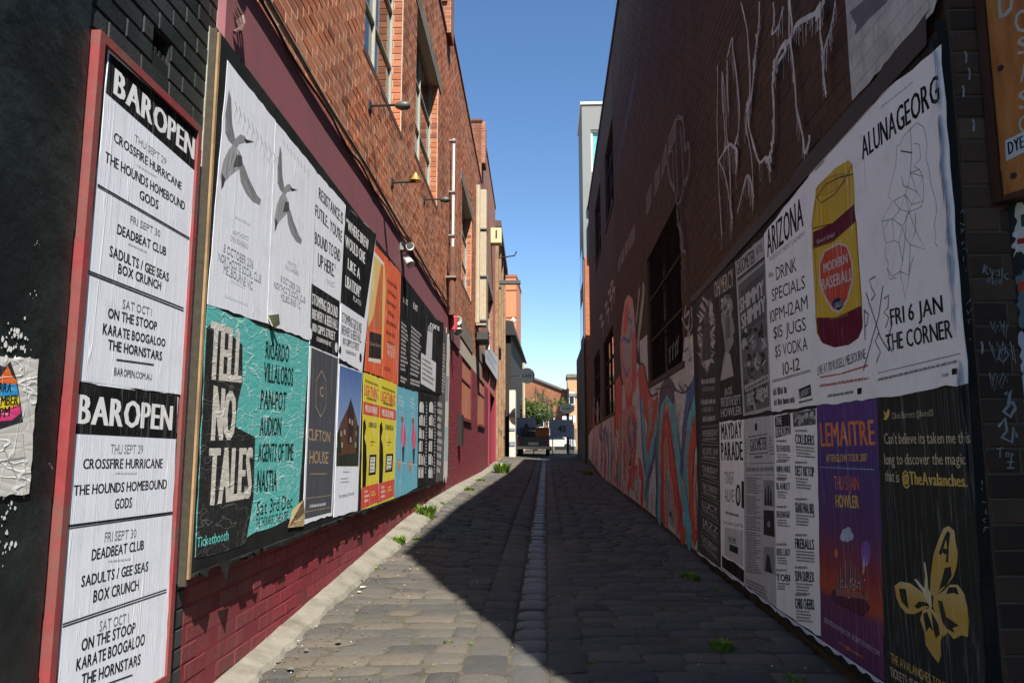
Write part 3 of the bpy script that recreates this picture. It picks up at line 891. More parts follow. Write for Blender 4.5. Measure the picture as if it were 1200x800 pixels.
# plum painted fascia, and dark brown pieces standing in for the shadow gap below
b = MB()
b.slab(LW, S_BLK + .01, 16.3, BANDZ0, BANDZ1 - .0, .0, .045)
b.build('fascia', BAND, war)
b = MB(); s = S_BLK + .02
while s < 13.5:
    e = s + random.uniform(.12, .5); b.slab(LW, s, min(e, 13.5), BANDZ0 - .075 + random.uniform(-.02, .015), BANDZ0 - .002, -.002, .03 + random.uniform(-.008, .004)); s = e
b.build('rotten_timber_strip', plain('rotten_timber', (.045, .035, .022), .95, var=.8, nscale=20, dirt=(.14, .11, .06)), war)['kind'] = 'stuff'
# coping of the parapets
b = MB()
for a, c, z in ((S_BLK, 13.28, 7.7), (13.25, 23.28, 8.3), (23.25, S_END, 10.4)):
    b.slab(LW, a, c, EYE + z + .002, EYE + z + .07, -.34, .03)
b.build('coping', plain('brick_coping', (.16, .07, .045), .9), war)
MB().slab(LW, 23.3, 24.0, EYE + 9.0, EYE + 10.38, -.5, .12).build('parapet_pier', FAR_O, war)
MB().slab(LW, 13.3, 13.8, EYE + 7.7, EYE + 8.7, -.3, .10).build('parapet_pier', FAR_O, war)

# services on the warehouse wall (each moves with nothing else: fixed pipes and lamps)
PIPE = plain('weathered_steel_conduit', (.23, .19, .15), .6, metal=.3, dirt=(.1, .07, .05))
pts = []
s = S_BLK + .02
while s < 16.4: pts.append(LW.P(s, BANDZ1 + .045 + .012 * math.sin(s * 2.1) + random.uniform(-.003, .003), .075)); s += .35
tag(MB().tube(pts, .016, 7).build('conduit', PIPE), 'thin steel conduit running along the top of the plum painted fascia', 'pipe')
pts = [LW.P(a, BANDZ1 + .0 + .02 * math.sin(a * 5) - .02 * (a % .9), .062) for a in [S_BLK + .02 + i * .22 for i in range(58)]]
tag(MB().tube(pts, .010, 6).build('cable', BLKMET), 'black cable sagging beneath the steel conduit along the plum fascia', 'cable')
a = LW.px(263, 0)[0]
cab = MB()
for k in range(3):
    cab.tube([LW.P(a + .02 * k + .05 * math.sin(i * .9 + k), lerp(LW.px(225, 0)[1] + .5, BANDZ0 + .12, i / 9) - .02 * k, .05 + .03 * math.sin(i * .8 + k)) for i in range(10)], .010, 6)
tag(cab.build('cable_bundle', plain('grey_red_cable', (.12, .06, .05), .5)), 'loose bundle of cables hanging at the junction of the black and plum painted walls', 'cable')
def vpipe(x, y0, y1, r, off, m, name, label, cat='pipe', brackets=(), bend=None):
    a, z1_ = LW.px(x, y0, off); z0_ = LW.px(x + (y1 - y0) * (x - 600) / -6500, y1, off)[1]
    t = thing(name, label, cat, LW.P(a, z0_, off))
    MB().tube([LW.P(a, z0_, off), LW.P(a, z1_, off)], r, 10).build('tube', m, t)
    for q in brackets:
        zz = lerp(z0_, z1_, q); MB().slab(LW, a - r - .03, a + r + .03, zz - .015, zz + .015, .0, off + r + .006).build('bracket', METAL, t)
    return t, a, z0_, z1_
vpipe(532, 163, 296, .025, .09, WHITEP, 'downpipe', 'thin white downpipe on the orange brick wall above the plum fascia', brackets=(.98, .5, .1))
vpipe(530.5, 290, 372, .07, .12, plain('rusty_brown_pipe', (.17, .075, .045), .8, dirt=(.08, .05, .04)), 'vent_pipe', 'thick rusty brown pipe below the white downpipe, held by a pale bracket', brackets=(.55,))
elb, a, z0_, z1_ = vpipe(531.5, 372, 387, .08, .13, plain('red_painted_pipe', (.42, .05, .06), .5), 'pipe_elbow', 'bright red pipe elbow at the far end of the plum fascia', brackets=())
MB().tube([LW.P(a, z1_ - .05, .13), LW.P(a + .05, z1_ + .06, .11), LW.P(a + .2, z1_ + .12, .06)], .075, 10).build('elbow', MATS['red_painted_pipe'], elb)
a0 = LW.px(557.5, 300)[0]; a1 = LW.px(561, 300)[0]; za = LW.px(558, 222)[1]; zb = LW.px(559, 385)[1]
dct = thing('wall_duct', 'tall beige square duct beside a thin beige pipe on the brick wall', 'duct', LW.P(a0, zb, 0))
MB().slab(LW, a0, a0 + .5, zb, za, .01, .30).build('duct', CREAM, dct)
MB().tube([LW.P(a0 - .35, zb, .08), LW.P(a0 - .35, za, .08)], .07, 8).build('side_pipe', CREAM, dct)
for q in (.03, .35, .7): MB().slab(LW, a0 - .05, a0 + .55, lerp(zb, za, q), lerp(zb, za, q) + .05, .02, .31).build('strap', METAL, dct)
MB().slab(LW, a0 - .1, a0 + 1.2, zb - .42, zb - .22, .01, .36).build('canopy', plain('dark_canopy', (.05, .05, .05), .6), dct)
a0 = LW.px(575, 285)[0]; z1_ = LW.px(577, 277)[1]; z0_ = LW.px(577, 294)[1]
acu = thing('alarm_box', 'small cream alarm box with dark slot high on the far brick wall', 'alarm box', LW.P(a0, z0_, .01))
MB().slab(LW, a0, a0 + .5, z0_, z1_, .005, .42).build('case', plain('yellow_cream_plastic', (.65, .52, .28), .5), acu)
b = MB(); p0 = LW.P(a0 - .004, (z0_ + z1_) / 2, .22)
b.hexa([p0 + LW.n * x + LW.d * y + Vector((0, 0, -.12)) for x, y in ((-.03, 0), (.03, 0), (.03, -.01), (-.03, -.01))], [p0 + LW.n * x + LW.d * y + Vector((0, 0, .2)) for x, y in ((-.03, 0), (.03, 0), (.03, -.01), (-.03, -.01))])
b.build('slot', BLKMET, acu)
def armlamp(x, y, label, shade, bell=False, length=.32):
    a, z = LW.px(x, y, length)
    t = thing('wall_lamp', label, 'lamp', LW.P(a, z, 0), group=None)
    MB().tube([LW.P(a, z, 0), LW.P(a, z + .01, length)], .012, 6).build('arm', BLKMET, t)
    MB().slab(LW, a - .05, a + .05, z - .05, z + .05, .0, .02).build('wall_plate', BLKMET, t)
    if bell: MB().lathe(LW.P(a, z + .12, length), (0, 0, -1), [(0, .008), (.015, .02), (.04, .03), (.07, .045), (.095, .062), (.10, .068), (.095, .055), (.03, .012)], 14).build('shade', shade, t, smooth=True)
    else: MB().lathe(LW.P(a, z, length - .06), LW.n, [(0, .012), (.02, .03), (.06, .045), (.12, .042), (.15, .02), (.15, .001)], 12).build('lamp_head', shade, t, smooth=True)
GREYL = plain('grey_cast_lamp', (.10, .10, .09), .5, metal=.3)
armlamp(470, 124, 'grey arm lamp sticking out in front of the nearest upper window', GREYL)
armlamp(487, 214, 'brass bell shaped lamp on a thin arm below the second upper window', plain('brass', (.62, .44, .12), .35, metal=.6), True, .28)
armlamp(520, 234, 'grey arm lamp just past the brass bell lamp on the brick wall', GREYL, length=.3)
def flood(x, y, r, label, n=2):
    a, z = LW.px(x, y, .15)
    t = thing('floodlight', label, 'floodlight', LW.P(a, z, .02))
    MB().slab(LW, a - .06, a + .06, z - .03, z + .07, .0, .09).build('bracket', METAL, t)
    for k in range(n):
        c = LW.P(a + .02, z - k * .16 + .02, .13)
        ax = Vector((.5, -.5, -.75)) if k else Vector((.4, -.85, -.1))
        MB().lathe(c, ax, [(-.10, .02), (-.08, .045), (0, .045), (.06, r), (.09, r * 1.02), (.085, r * .85), (.03, .03), (.03, .001)], 14).build('lamp_head', plain('grey_white_lamp', (.55, .53, .48), .45), t, smooth=True)
flood(480, 291, .05, 'pair of small white floodlights on the plum fascia above the black poster')
flood(536, 377, .085, 'floodlight with round heads next to the red pipe elbow', 2)
# wall sign beyond the boarded windows
sg = Sheet(LW, .12, [(567.5, 398), (584, 420), (583, 446), (569, 424)], paper((.52, .56, .60), 'v'), 'pale grey wall sign above the maroon doorway', name='wall_sign', cat='sign', torn=0)
sg.bars((569.5, 404), (582, 424), 5, 1, (.25, .32, .42), .9); sg.bars((570, 413), (582, 431), 7, 2, (.3, .35, .45), .6)
sg.done()
vpipe(571.5, 396, 410, .07, .3, WHITEP, 'bollard_lamp', 'small white globe light fixed by the grey wall sign', 'lamp')

# ------------------------------------------------------------------ LEFT: poster hoarding
hb = thing('poster_hoarding', 'long low timber hoarding pasted with posters on the maroon wall at the left', 'hoarding', LW.P(8, EYE - .57, .03))
MB().slab(LW, BRD[0], BRD[1], BRD[2] + .0, BRD[3], .010, .054).build('panel', BLKWOOD, hb)
b = MB(); s = BRD[0]
while s < BRD[1]:       # ragged lower lip of paper and tar that throws the jagged shadow
    e = s + random.uniform(.03, .16); b.slab(LW, s, min(e, BRD[1]), BRD[2] - random.uniform(.0, .03), BRD[2] - .001, .02, .06 + abs(random.gauss(0, .012))); s = e
b.build('lower_edge', BLKWOOD, hb)['kind'] = 'stuff'
b = MB()
for s_, l_ in ((BRD[0] + .32, .11), (BRD[0] + .08, .04), (BRD[0] + .75, .03), (6.9, .06), (7.0, .08)):
    b.mesh([LW.P(s_ - .06, BRD[2] + .01, .075), LW.P(s_ + .08, BRD[2] + .01, .078), LW.P(s_ + .03, BRD[2] - l_ * .8, .085)], [(0, 1, 2)])
b.build('paper_shred', BLKWOOD, hb)['kind'] = 'stuff'
eb0 = BRD[0]
ztop = BRD[3] + .02
MB().slab(LW, eb0 - .03, eb0 - .012, BRD[2] - .04, ztop, .0, .011).build('edge_strip', plain('pale_painted_strip', (.42, .40, .34), .6, dirt=(.3, .27, .2)), hb)
MB().slab(LW, eb0 - .026, eb0 - .001, BRD[2] - .05, ztop - .01, .012, .046).build('frame_post', plain('weathered_dark_timber', (.055, .045, .03), .9, var=.6, nscale=30), hb)
MB().slab(LW, eb0 - .022, eb0 - .001, BRD[2] - .02, ztop - .03, .047, .058).build('edge_strip', RAWWOOD, hb)
G1 = 'posters pasted on the left hoarding'
BO = .056
GREY = (.16, .16, .17)
def bird(sh, pts_body, k, ox, oy):
    tr = lambda P_: [(ox + (x) * k[0], oy + (y) * k[1] + x * k[2]) for x, y in P_]
    sh.poly(tr([(0, -60), (3, -50), (4, -20), (8, -2), (5, 4), (0, 0), (-4, -8), (-4, -30)]), (.20, .20, .21))
    sh.poly(tr([(5, 2), (9, -6), (14, -11), (19, -10), (21, -6), (18, -2), (12, 1), (9, 8), (5, 12)]), (.27, .27, .28))
    sh.poly(tr([(18, -7), (30, -6), (20, -2)]), (.03, .03, .03))
    sh.poly(tr([(5, 3), (12, 8), (16, 16), (12, 30), (2, 40), (-4, 48), (-8, 54), (-10, 44), (-6, 24), (0, 10)]), (.32, .32, .33))
    sh.poly(tr([(9, 14), (15, 14), (17, 26), (5, 30)]), (.08, .08, .09))
    sh.poly(tr([(12, 28), (18, 24), (24, 40), (32, 54), (38, 60), (36, 66), (28, 64), (20, 56), (14, 44)]), (.24, .24, .25))
    sh.poly(tr([(-8, 40), (-4, 46), (-6, 54), (-9, 60)]), (.06, .06, .07))
    for a, c in (((16, 32), (28, 52)), ((19, 31), (32, 54)), ((22, 40), (30, 60)), ((2, 10), (-3, 40)), ((6, 12), (0, 36)), ((10, 14), (5, 34)), ((1, -50), (2, -10)), ((-2, -34), (1, -4)), ((3, -30), (5, -6))): sh.line(tr([a, c]), .004, (.10, .10, .11))
    for a, c in (((17, 42), (27, 60)), ((-1, 14), (-6, 42)), ((-3, -26), (-2, -10))): sh.line(tr([a, c]), .005, (.42, .42, .44))
def birdposter(quad, ox, oy, k, lab, tx, off):
    sh = Sheet(LW, off, quad, PAPER, lab, group=G1)
    bird(sh, None, k, ox, oy)
    for i, (txt, x0, y0, x1, y1, h, c) in enumerate(tx): sh.T(txt, (x0, y0), (x1, y1), h, c, 0)
    return sh
LG = (.42, .43, .46)
sh = birdposter([(267, 71), (323, 142), (313, 379), (243, 355)], 268, 165, (1, 1, .25), 'white poster of a large grey bird, leftmost and nearest on the hoarding', [
    ('NORTHCOTE', 272, 268, 291, 277, 5, LG), ('OVER BOWERBIRD', 270, 275, 291, 286, 6, LG),
    ('8 OCTOBER 2016', 262, 285, 297, 305, 10, (.3, .31, .34)), ('NORTHCOTE SOCIAL CLUB', 256, 295, 306, 322, 10, (.3, .31, .34)),
    ('MELBOURNE VIC', 262, 309, 296, 330, 10, (.3, .31, .34))], BO)
for i in range(11): sh.line([(275 + i * 5, 118 + i * 6.5), (278 + i * 5, 131 + i * 6.5)], .004, (.35, .36, .38))
for i in range(10): sh.line([(276 + i * 5, 126 + i * 6.5), (274 + i * 5, 138 + i * 6.5)], .003, (.45, .46, .48))
sh.bars((275, 252), (293, 262), 2.4, 1, LG); sh.bars((263, 345), (290, 356), 2, 1, LG); sh.bars((270, 327), (287, 336), 2, 1, LG)
sh.done()
sh = birdposter([(323, 142), (371, 201), (364.5, 399), (313, 379)], 328, 222, (.68, .86, .2), 'white poster of a grey bird, second along, right of the larger bird poster', [
    ('NORTHCOTE', 337, 304, 347, 310, 4.5, LG), ('OVER BOWERBIRD', 334, 309, 350, 318, 5, LG),
    ('8 OCTOBER 2016', 329, 322, 352, 336, 7.5, (.3, .31, .34)), ('NORTHCOTE SOCIAL CLUB', 321, 329, 358, 348, 7.5, (.3, .31, .34)),
    ('MELBOURNE VIC', 329, 343, 352, 354, 8, (.3, .31, .34))], BO + .001)
for i in range(8): sh.line([(332 + i * 4, 163 + i * 5), (334 + i * 4, 172 + i * 5)], .004, (.35, .36, .38))
sh.done()
# a corner of the bird poster curling away
b = MB(); s_, z_ = LW.px(314, 380, BO)
P0 = LW.P(s_ - .02, z_ + .05, BO + .004); b.mesh([P0, LW.P(s_ + .10, z_ - .01, BO + .004), LW.P(s_ + .12, z_ + .02, BO + .03), LW.P(s_ + .05, z_ + .07, BO + .045), LW.P(s_ + .02, z_ - .02, BO + .04)], [(0, 4, 1), (0, 1, 3), (1, 2, 3)])
tag(b.build('paper_curl', paper((.50, .50, .30), 'h')), 'curled flap of paper between the bird posters and the teal poster', 'paper', )
TEAL = (.10, .46, .43)
sh = Sheet(LW, BO - .0008, [(243, 357), (363, 402), (349, 604), (228, 655)], paper(TEAL, 'h'), 'crumpled teal and black poster reading TELL NO TALES with a torn lower corner', group=G1, torn=.008)
sh.poly([(242, 384), (249, 378), (262, 384), (284, 404), (284, 448), (279, 470), (276, 500), (299, 512), (297, 583), (288, 637), (258, 648), (229, 654)], (.025, .025, .025), 'black_panel', 'h')
BEI = (.60, .57, .50)
sh.T('TELL', (249, 374), (286, 388), 71, BEI, .09, .05, h2=61, w='h')
sh.T('NO', (252, 450), (278, 459), 66, BEI, .09, .05, h2=56, w='h')
sh.T('TALES', (247, 523), (297, 523), 69, BEI, .09, .05, h2=59, w='h')
for t_, x0, y0, x1, y1, h, h2 in (('RICARDO', 312, 399, 339, 405, 21, 20), ('VILLALOBOS', 310, 424, 344, 431, 23, 22), ('PAN-POT', 306, 456, 336, 459, 23, 22), ('AUDION', 305, 488, 330, 489, 22, 21), ('AGENTS OF TIME', 303, 519, 344, 519, 22, 20), ('NASTIA', 302, 550, 325, 550, 26, 24)):
    sh.T(t_, (x0, y0), (x1, y1), h, INK, .035, h2=h2, w='h')
sh.T('Sat 3rd Dec', (301, 587), (343, 578), 17, INK, 0, h2=16, w='h')
sh.T('THE THORNBURY', (300, 607), (322, 602), 11, INK, 0, h2=10, w='h'); sh.T('THEATRE', (323, 602), (338, 598), 10, INK, 0, w='h')
sh.T('Ticketbooth', (231, 629), (268, 620), 12, (.12, .62, .55), .01, w='h', h2=12)
sh.done()
b = MB(); c0 = [(337, 618), (343, 596), (352, 585), (357, 600), (356, 616)]
q = [LW.px(x, y, BO + .004) for x, y in c0]
b.mesh([LW.P(s, z, BO + .006 + .02 * (i == 2)) for i, (s, z) in enumerate(q)], [(0, 1, 2), (0, 2, 3), (0, 3, 4)])
tag(b.build('torn_patch', paper((.42, .30, .14), 'h')), 'brown torn patch between the teal poster and the grey Clifton House poster', 'paper')
K = WHT
sh = Sheet(LW, BO + .001, [(371, 202), (405, 240), (396, 418), (363, 404)], PAPER, 'poster reading RESISTANCE IS FUTILE, white above and black below', group=G1)
for t_, x0, y0, x1, y1, h in (('RESISTANCE IS', 374, 219, 402, 250, 14), ('FUTILE.. YOU’RE', 370, 239, 401, 271, 14), ('BOUND TO END', 369.5, 271, 399, 293, 15), ("UP HERE.'", 373, 296, 393, 310, 16)):
    sh.T(t_, (x0, y0), (x1, y1), h, INK, .04)
sh.T('THE JAZZ', (383, 327), (392, 331), 6, (.3, .3, .3), 0)
sh.poly([(365, 332), (398, 353), (396, 418), (363, 404)], INK, 'black_panel')
for t_, x0, y0, x1, y1, h in (('STOMPING GROUND', 366, 343, 396, 360, 13), ('BREWERY & BEER HALL', 366, 361, 396, 375, 12), ('100 GIPPS STREET', 366.5, 378, 393, 389, 10), ('COLLINGWOOD VIC', 371, 394, 388, 401, 5)):
    sh.T(t_, (x0, y0), (x1, y1), h, K, .03)
sh.ell(363.6, 391, 2.0, 7, K, 14); sh.ell(394, 407, 1.6, 6, K, 14)
sh.done()
sh = Sheet(LW, BO + .0022, [(405, 241), (441, 275), (424.5, 435), (397, 419)], PAPER, 'poster with bold white capitals on black above white, beside the RESISTANCE poster', group=G1)
sh.poly([(405, 241), (441, 275), (427, 373), (399, 354)], INK, 'black_panel')
for t_, x0, y0, x1, y1, h in (('“WHERE BREW', 406, 255, 432, 281, 13), ('WOULD ONE', 405, 275, 428, 296, 14), ('LIKE A', 408, 302, 422, 315, 13), ('LIBATION?”', 405, 322, 423, 336, 14)):
    sh.T(t_, (x0, y0), (x1, y1), h, K, .04)
sh.T('PLATO', (414, 346), (423, 353), 6, K, 0)
for t_, x0, y0, x1, y1, h in (('STOMPING GROUND', 401, 365, 424, 379, 12), ('BREWERY & BEER HALL', 400.5, 380, 423.5, 391, 11), ('100 GIPPS STREET', 402, 395, 421, 403, 8), ('COLLINGWOOD VIC', 405, 409, 417, 414, 4)):
    sh.T(t_, (x0, y0), (x1, y1), h, INK, .02)
sh.ell(398.5, 410, 1.4, 5, INK, 14); sh.ell(422.5, 419, 1.4, 5.5, INK, 14)
sh.done()
sh = Sheet(LW, BO + .0008, [(363, 405), (397.5, 418), (389.5, 603), (355, 614)], PAPER, 'charcoal grey poster with gold lettering CLIFTON HOUSE', group=G1)
sh.poly([(365, 407), (396, 420), (388, 600), (357, 608)], (.075, .08, .095), 'grey_panel')
GOLD = (.42, .28, .13)
sh.line([(377, 434), (382, 446), (382, 476), (376, 488), (370, 476), (370.5, 446), (377, 434)], .008, GOLD)
sh.T('C', (375, 452), (379, 453), 12, GOLD, .0)
sh.T('CLIFTON', (361, 501), (387, 506), 14, GOLD, 0, h2=12); sh.T('HOUSE', (363, 527), (385, 529), 16, GOLD, 0, h2=14)
sh.bars((363, 554), (383, 554), 3, 1, GOLD); sh.line([(357, 584), (388, 580)], .004, GOLD); sh.line([(356, 600), (387, 594)], .004, GOLD)
sh.bars((363, 591), (382, 588), 4, 1, (.6, .62, .65), .9)
sh.done()
sh = Sheet(LW, BO + .0016, [(397.5, 426), (425, 436), (419, 598), (391, 606)], PAPER, 'poster with a photograph of a dark gabled brick house under blue sky', group=G1)
b_, d_ = sh.lay('picture', paper((0, 0, 0), 'v', 'sky_print', [(0, (.30, .40, .55)), (.4, (.22, .34, .58)), (1, (.06, .14, .38))]))
q = [LW.px(x, y, sh.off) for x, y in ((398.5, 428), (424.5, 437), (420, 546), (394, 546))]
b_.face([sh.P(s, z, d_) for s, z in q])
sh.poly([(394.5, 524), (420.5, 524), (420, 546), (394, 546)], (.03, .035, .02))
sh.poly([(395, 510), (399, 496), (405, 483), (411, 472), (416, 484), (420, 500), (420.6, 530), (395, 533)], (.12, .05, .03))
sh.poly([(407, 480), (410, 470), (411, 466), (412.5, 472), (415, 480), (414, 520), (407, 520)], (.05, .03, .03))
for x, y in ((399, 505), (403, 503), (409, 490), (412, 492), (417, 505), (400, 518), (410, 512), (416, 518)): sh.poly([(x, y), (x + 1.6, y), (x + 1.6, y + 6), (x, y + 6)], (.35, .32, .28))
sh.poly([(395, 508), (398, 500), (400, 530), (395, 532)], (.02, .035, .015)); sh.poly([(418, 500), (420.6, 498), (420, 531), (417, 530)], (.02, .035, .015))
sh.bars((402, 552), (409, 552), 2, 1, GREY); sh.bars((399, 560), (413, 559), 8, 2, GREY, .3); sh.T('Stomping Ground', (397, 579), (415, 575), 4, GREY, 0)
sh.done()
OR = (.72, .10, .02)
def beer(quad, lab, glass_, off):
    sh = Sheet(LW, off, quad, paper(OR, 'v'), lab, group=G1)
    return sh
sh = beer([(438, 285), (453.5, 302), (448.5, 442), (427.5, 434)], 'orange poster with a tall yellow wedge shaped beer glass', True, BO + .0004)
YE = (.72, .50, .16)
sh.poly([(438, 299), (447, 308), (437, 372), (431, 384), (432, 330)], YE)
sh.poly([(449, 309), (451, 312), (452, 340), (448.5, 420), (447, 420), (448, 350)], YE)
sh.poly([(436.5, 292), (450, 308), (450, 312), (437, 298)], (.75, .72, .68))
sh.poly([(447, 312), (448, 340), (447, 386), (435, 384), (440, 360)], (.55, .12, .03))
sh.poly([(433, 388), (447, 392), (446.5, 422), (432, 420)], (.025, .02, .02)); sh.poly([(432, 419), (446.5, 421), (446, 426), (431.5, 423)], (.7, .6, .5))
sh.T('Grain Store', (434, 400), (446, 403), 4, GOLD, 0)
sh.done()
sh = beer([(453.5, 302), (470, 320), (466.5, 451), (448.5, 442)], 'orange poster of dark centred lines of text next to the beer glass poster', False, BO + .0012)
for i, (x0, x1) in enumerate(((454, 465), (455, 464), (453, 464), (454.5, 462), (453, 464.5), (452.5, 463), (454, 463))):
    y0 = 326 + i * 12; sh.bars((x0, y0), (x1, y0 + 9 - i * .6), 6, 1, (.12, .02, .01), .8, seed=i)
sh.T('THE WOOD', (453, 401), (463, 405), 7, (.7, .55, .45), .02); sh.T('PROJECT', (454, 409), (463, 413), 7, (.7, .55, .45), .02)
sh.bars((450, 429), (461, 433), 5, 2, (.12, .02, .01), .5)
sh.done()
YL = (.72, .60, .02); RD = (.62, .05, .03)
for (quad, lab, x0, x1, off) in (([(426.5, 436), (445.5, 443), (443.5, 592), (423, 598)], 'yellow and red festival poster with black silhouette, the left one of the pair', 426, 445, BO + .0006), ([(445.5, 443), (465, 449), (462, 585), (443.5, 592)], 'yellow and red festival poster with black silhouette, the right one of the pair', 445.5, 464.5, BO + .0012)):
    sh = Sheet(LW, off, quad, paper(YL, 'v'), lab, group=G1)
    w = x1 - x0; dy = (x0 - 426) * .36
    Y = lambda u, y: (x0 + w * u - (y - 440) * .012, 523 + (y - 523) * (624 - x0 - w * u) / 198)
    sh.bars(Y(.1, 443), Y(.9, 443), 4, 1, (.1, .08, 0), .8)
    sh.T('LIGHTNING', Y(.06, 449), Y(.94, 449), 13, RD, .04)
    sh.bars(Y(.2, 463), Y(.8, 463), 4, 1, INK, .8)
    sh.poly([Y(0, 470), Y(1, 470), Y(1, 485), Y(0, 485)], RD); sh.T('MELBOURNE', Y(.14, 473), Y(.86, 473), 8, (.75, .7, .6), .03)
    sh.T('EDINBURGH', Y(.36, 493), Y(.84, 493), 6, INK, .03)
    sh.line([Y(.62, 512), Y(.58, 520), Y(.52, 522)], .012, INK); sh.line([Y(.45, 517), Y(.75, 517)], .006, INK)
    sh.poly([Y(.0, 495), Y(.12, 490), Y(.2, 500), Y(.1, 512), Y(.22, 522), Y(.26, 545), Y(.22, 570), Y(.1, 574), Y(.0, 572)], INK)
    sh.poly([Y(.42, 533), Y(.86, 533), Y(.82, 558), Y(.38, 558)], INK); sh.poly([Y(.48, 536), Y(.78, 536), Y(.74, 555), Y(.45, 555)], (.7, .68, .6))
    sh.bars(Y(.5, 537), Y(.76, 537), 17, 4, INK, .5)
    sh.poly([Y(-.05, 571), Y(.97, 570), Y(.95, 594), Y(-.08, 596)], RD); sh.bars(Y(.15, 575), Y(.45, 575), 16, 3, (.75, .7, .6), .6); sh.bars(Y(.55, 578), Y(.85, 578), 7, 2, YL, .7)
    sh.done()
for (quad, lab, x0, x1, off, yy_) in (([(465, 452), (478, 456), (476, 578), (463, 585)], 'sky blue poster with a pink jacketed figure, left of the pair', 465, 478, BO + .001, 0), ([(478, 456), (490, 459), (489, 571), (476, 578)], 'sky blue poster with a pink jacketed figure, right of the pair', 478, 490, BO + .0016, 2)):
    sh = Sheet(LW, off, quad, paper((.12, .42, .55), 'v'), lab, group=G1)
    w = x1 - x0; Y = lambda u, y: (x0 + w * u, y + yy_)
    sh.bars(Y(.2, 462), Y(.7, 466), 14, 3, (.5, .65, .7), .6); sh.bars(Y(.2, 480), Y(.65, 483), 8, 2, (.45, .6, .65), .6)
    sh.poly([Y(.45, 497), Y(.6, 492), Y(.7, 500), Y(.82, 512), Y(.7, 524), Y(.5, 525), Y(.35, 512)], (.62, .06, .17))
    sh.ell(*Y(.5, 491), 1.6, 4, (.25, .13, .08), 10); sh.poly([Y(.45, 524), Y(.7, 523), Y(.62, 540), Y(.5, 543)], (.05, .04, .06))
    sh.poly([Y(.05, 540), Y(.3, 536), Y(.36, 548), Y(.1, 552)], (.45, .22, .12)); sh.line([Y(.1, 541), Y(.95, 543)], .01, (.6, .6, .6))
    sh.bars(Y(.3, 555), Y(.7, 553), 18, 4, (.25, .5, .6), .5)
    sh.done()
for (quad, lab, off, sd) in (([(470, 323), (481.5, 334), (478.5, 456), (466.5, 452)], 'black poster filled with white lines of print, left of the black pair', BO + .0022, 1), ([(481.5, 334), (497, 355), (491.5, 459), (478.5, 456)], 'black poster filled with white lines of print, right of the black pair', BO + .0028, 2)):
    sh = Sheet(LW, off, quad, paper((.012, .012, .013), 'v'), lab, group=G1, torn=.012)
    x0, x1 = quad[0][0], quad[1][0]
    sh.T('EXIT', (x0 + 3, 340 + sd * 7), (x0 + 8, 345 + sd * 7), 7, WHT, .02)
    sh.bars((x0 + .5, 371 + sd * 5), (x1 - 3, 376 + sd * 8), 60, 12, (.55, .55, .55), .6, seed=sd, h2=54)
    sh.bars((x0 - .5, 437 + sd * 3), (x1 - 4, 441 + sd * 3), 8, 2, (.6, .6, .6), .7, seed=sd + 4)
    sh.done()
sh = Sheet(LW, BO + .0034, [(495, 368), (520, 378), (517.5, 463), (491.5, 456)], paper((.012, .012, .012), 'v'), 'black poster marked core with a white text block, upper right of the hoarding', group=G1, torn=.012)
sh.T('core', (504, 375), (515, 380), 8, WHT, .03, h2=8)
sh.poly([(501, 387), (507, 390), (506, 421), (499, 417)], (.55, .56, .6)); sh.poly([(502, 381), (508, 384), (507, 390), (501, 386)], (.3, .3, .32))
sh.poly([(493.5, 413), (511, 425), (510, 459), (493, 449)], (.62, .63, .66)); sh.bars((495, 418), (509, 427), 28, 5, INK, .6, h2=28)
sh.done()
for quad, lab, off in (([(490.5, 459), (502, 464), (500.5, 568), (489, 571)], 'black poster with large white sideways lettering, left of the lower pair', BO + .001), ([(502, 464), (512, 468), (510, 565), (500.5, 568)], 'black poster with large white sideways lettering, right of the lower pair', BO + .0016)):
    sh = Sheet(LW, off, quad, paper((.012, .012, .012), 'v'), lab, group=G1)
    x0, x1 = quad[0][0], quad[1][0]
    sh.bars((x0 + 1.2, 470), (x1 - 3.2, 472), 92, 6, WHT, .82, seed=11, h2=90)
    sh.bars((x1 - 2.6, 470), (x1 - 1, 471), 85, 22, (.6, .6, .6), .6)
    sh.done()
sh = Sheet(LW, BO + .0005, [(519, 386), (524, 392), (519.5, 563), (511, 566)], paper((.10, .10, .10), 'v'), 'narrow black and grey strip of print at the far end of the hoarding', group=G1, torn=.02)
sh.bars((518, 400), (522, 404), 60, 14, (.6, .6, .6), .6, seed=3, h2=60); sh.bars((513, 470), (519, 472), 85, 10, (.55, .55, .55), .7, seed=5)
sh.done()
sh = Sheet(LW, BO + .0002, [(523, 388), (527.5, 396), (524, 560), (519.5, 563)], TORN, 'peeling pale paper edge past the last posters of the hoarding', torn=.05, group=G1)
sh.poly([(522, 440), (526, 441), (525, 470), (521.5, 470)], (.3, .3, .3)); sh.poly([(521, 500), (525, 500), (524.5, 540), (520.6, 540)], (.35, .5, .48)); sh.done()
# ------------------------------------------------------------------ RIGHT: brown painted warehouse
rb = thing('brown_warehouse', 'tall dark brown painted brick warehouse filling the right side of the lane in shade', 'building', RW.P(14, 0, -.5))
S_COR = RW.px(1144, 400)[0]          # the corner where the wall turns away
S_RE = 30.0
ROOF = EYE + 9.5
RH = [hole(RW, 799.5, 231, 428, 760.5, 296, 448), hole(RW, 719.5, 381, 484, 708, 399, 489), hole(RW, 703.5, 405, 492, 696.8, 420, 498),
      hole(RW, 719, 141, 240, 709.5, 170, 270), hole(RW, 704, 214, 296, 697.6, 240, 318)]

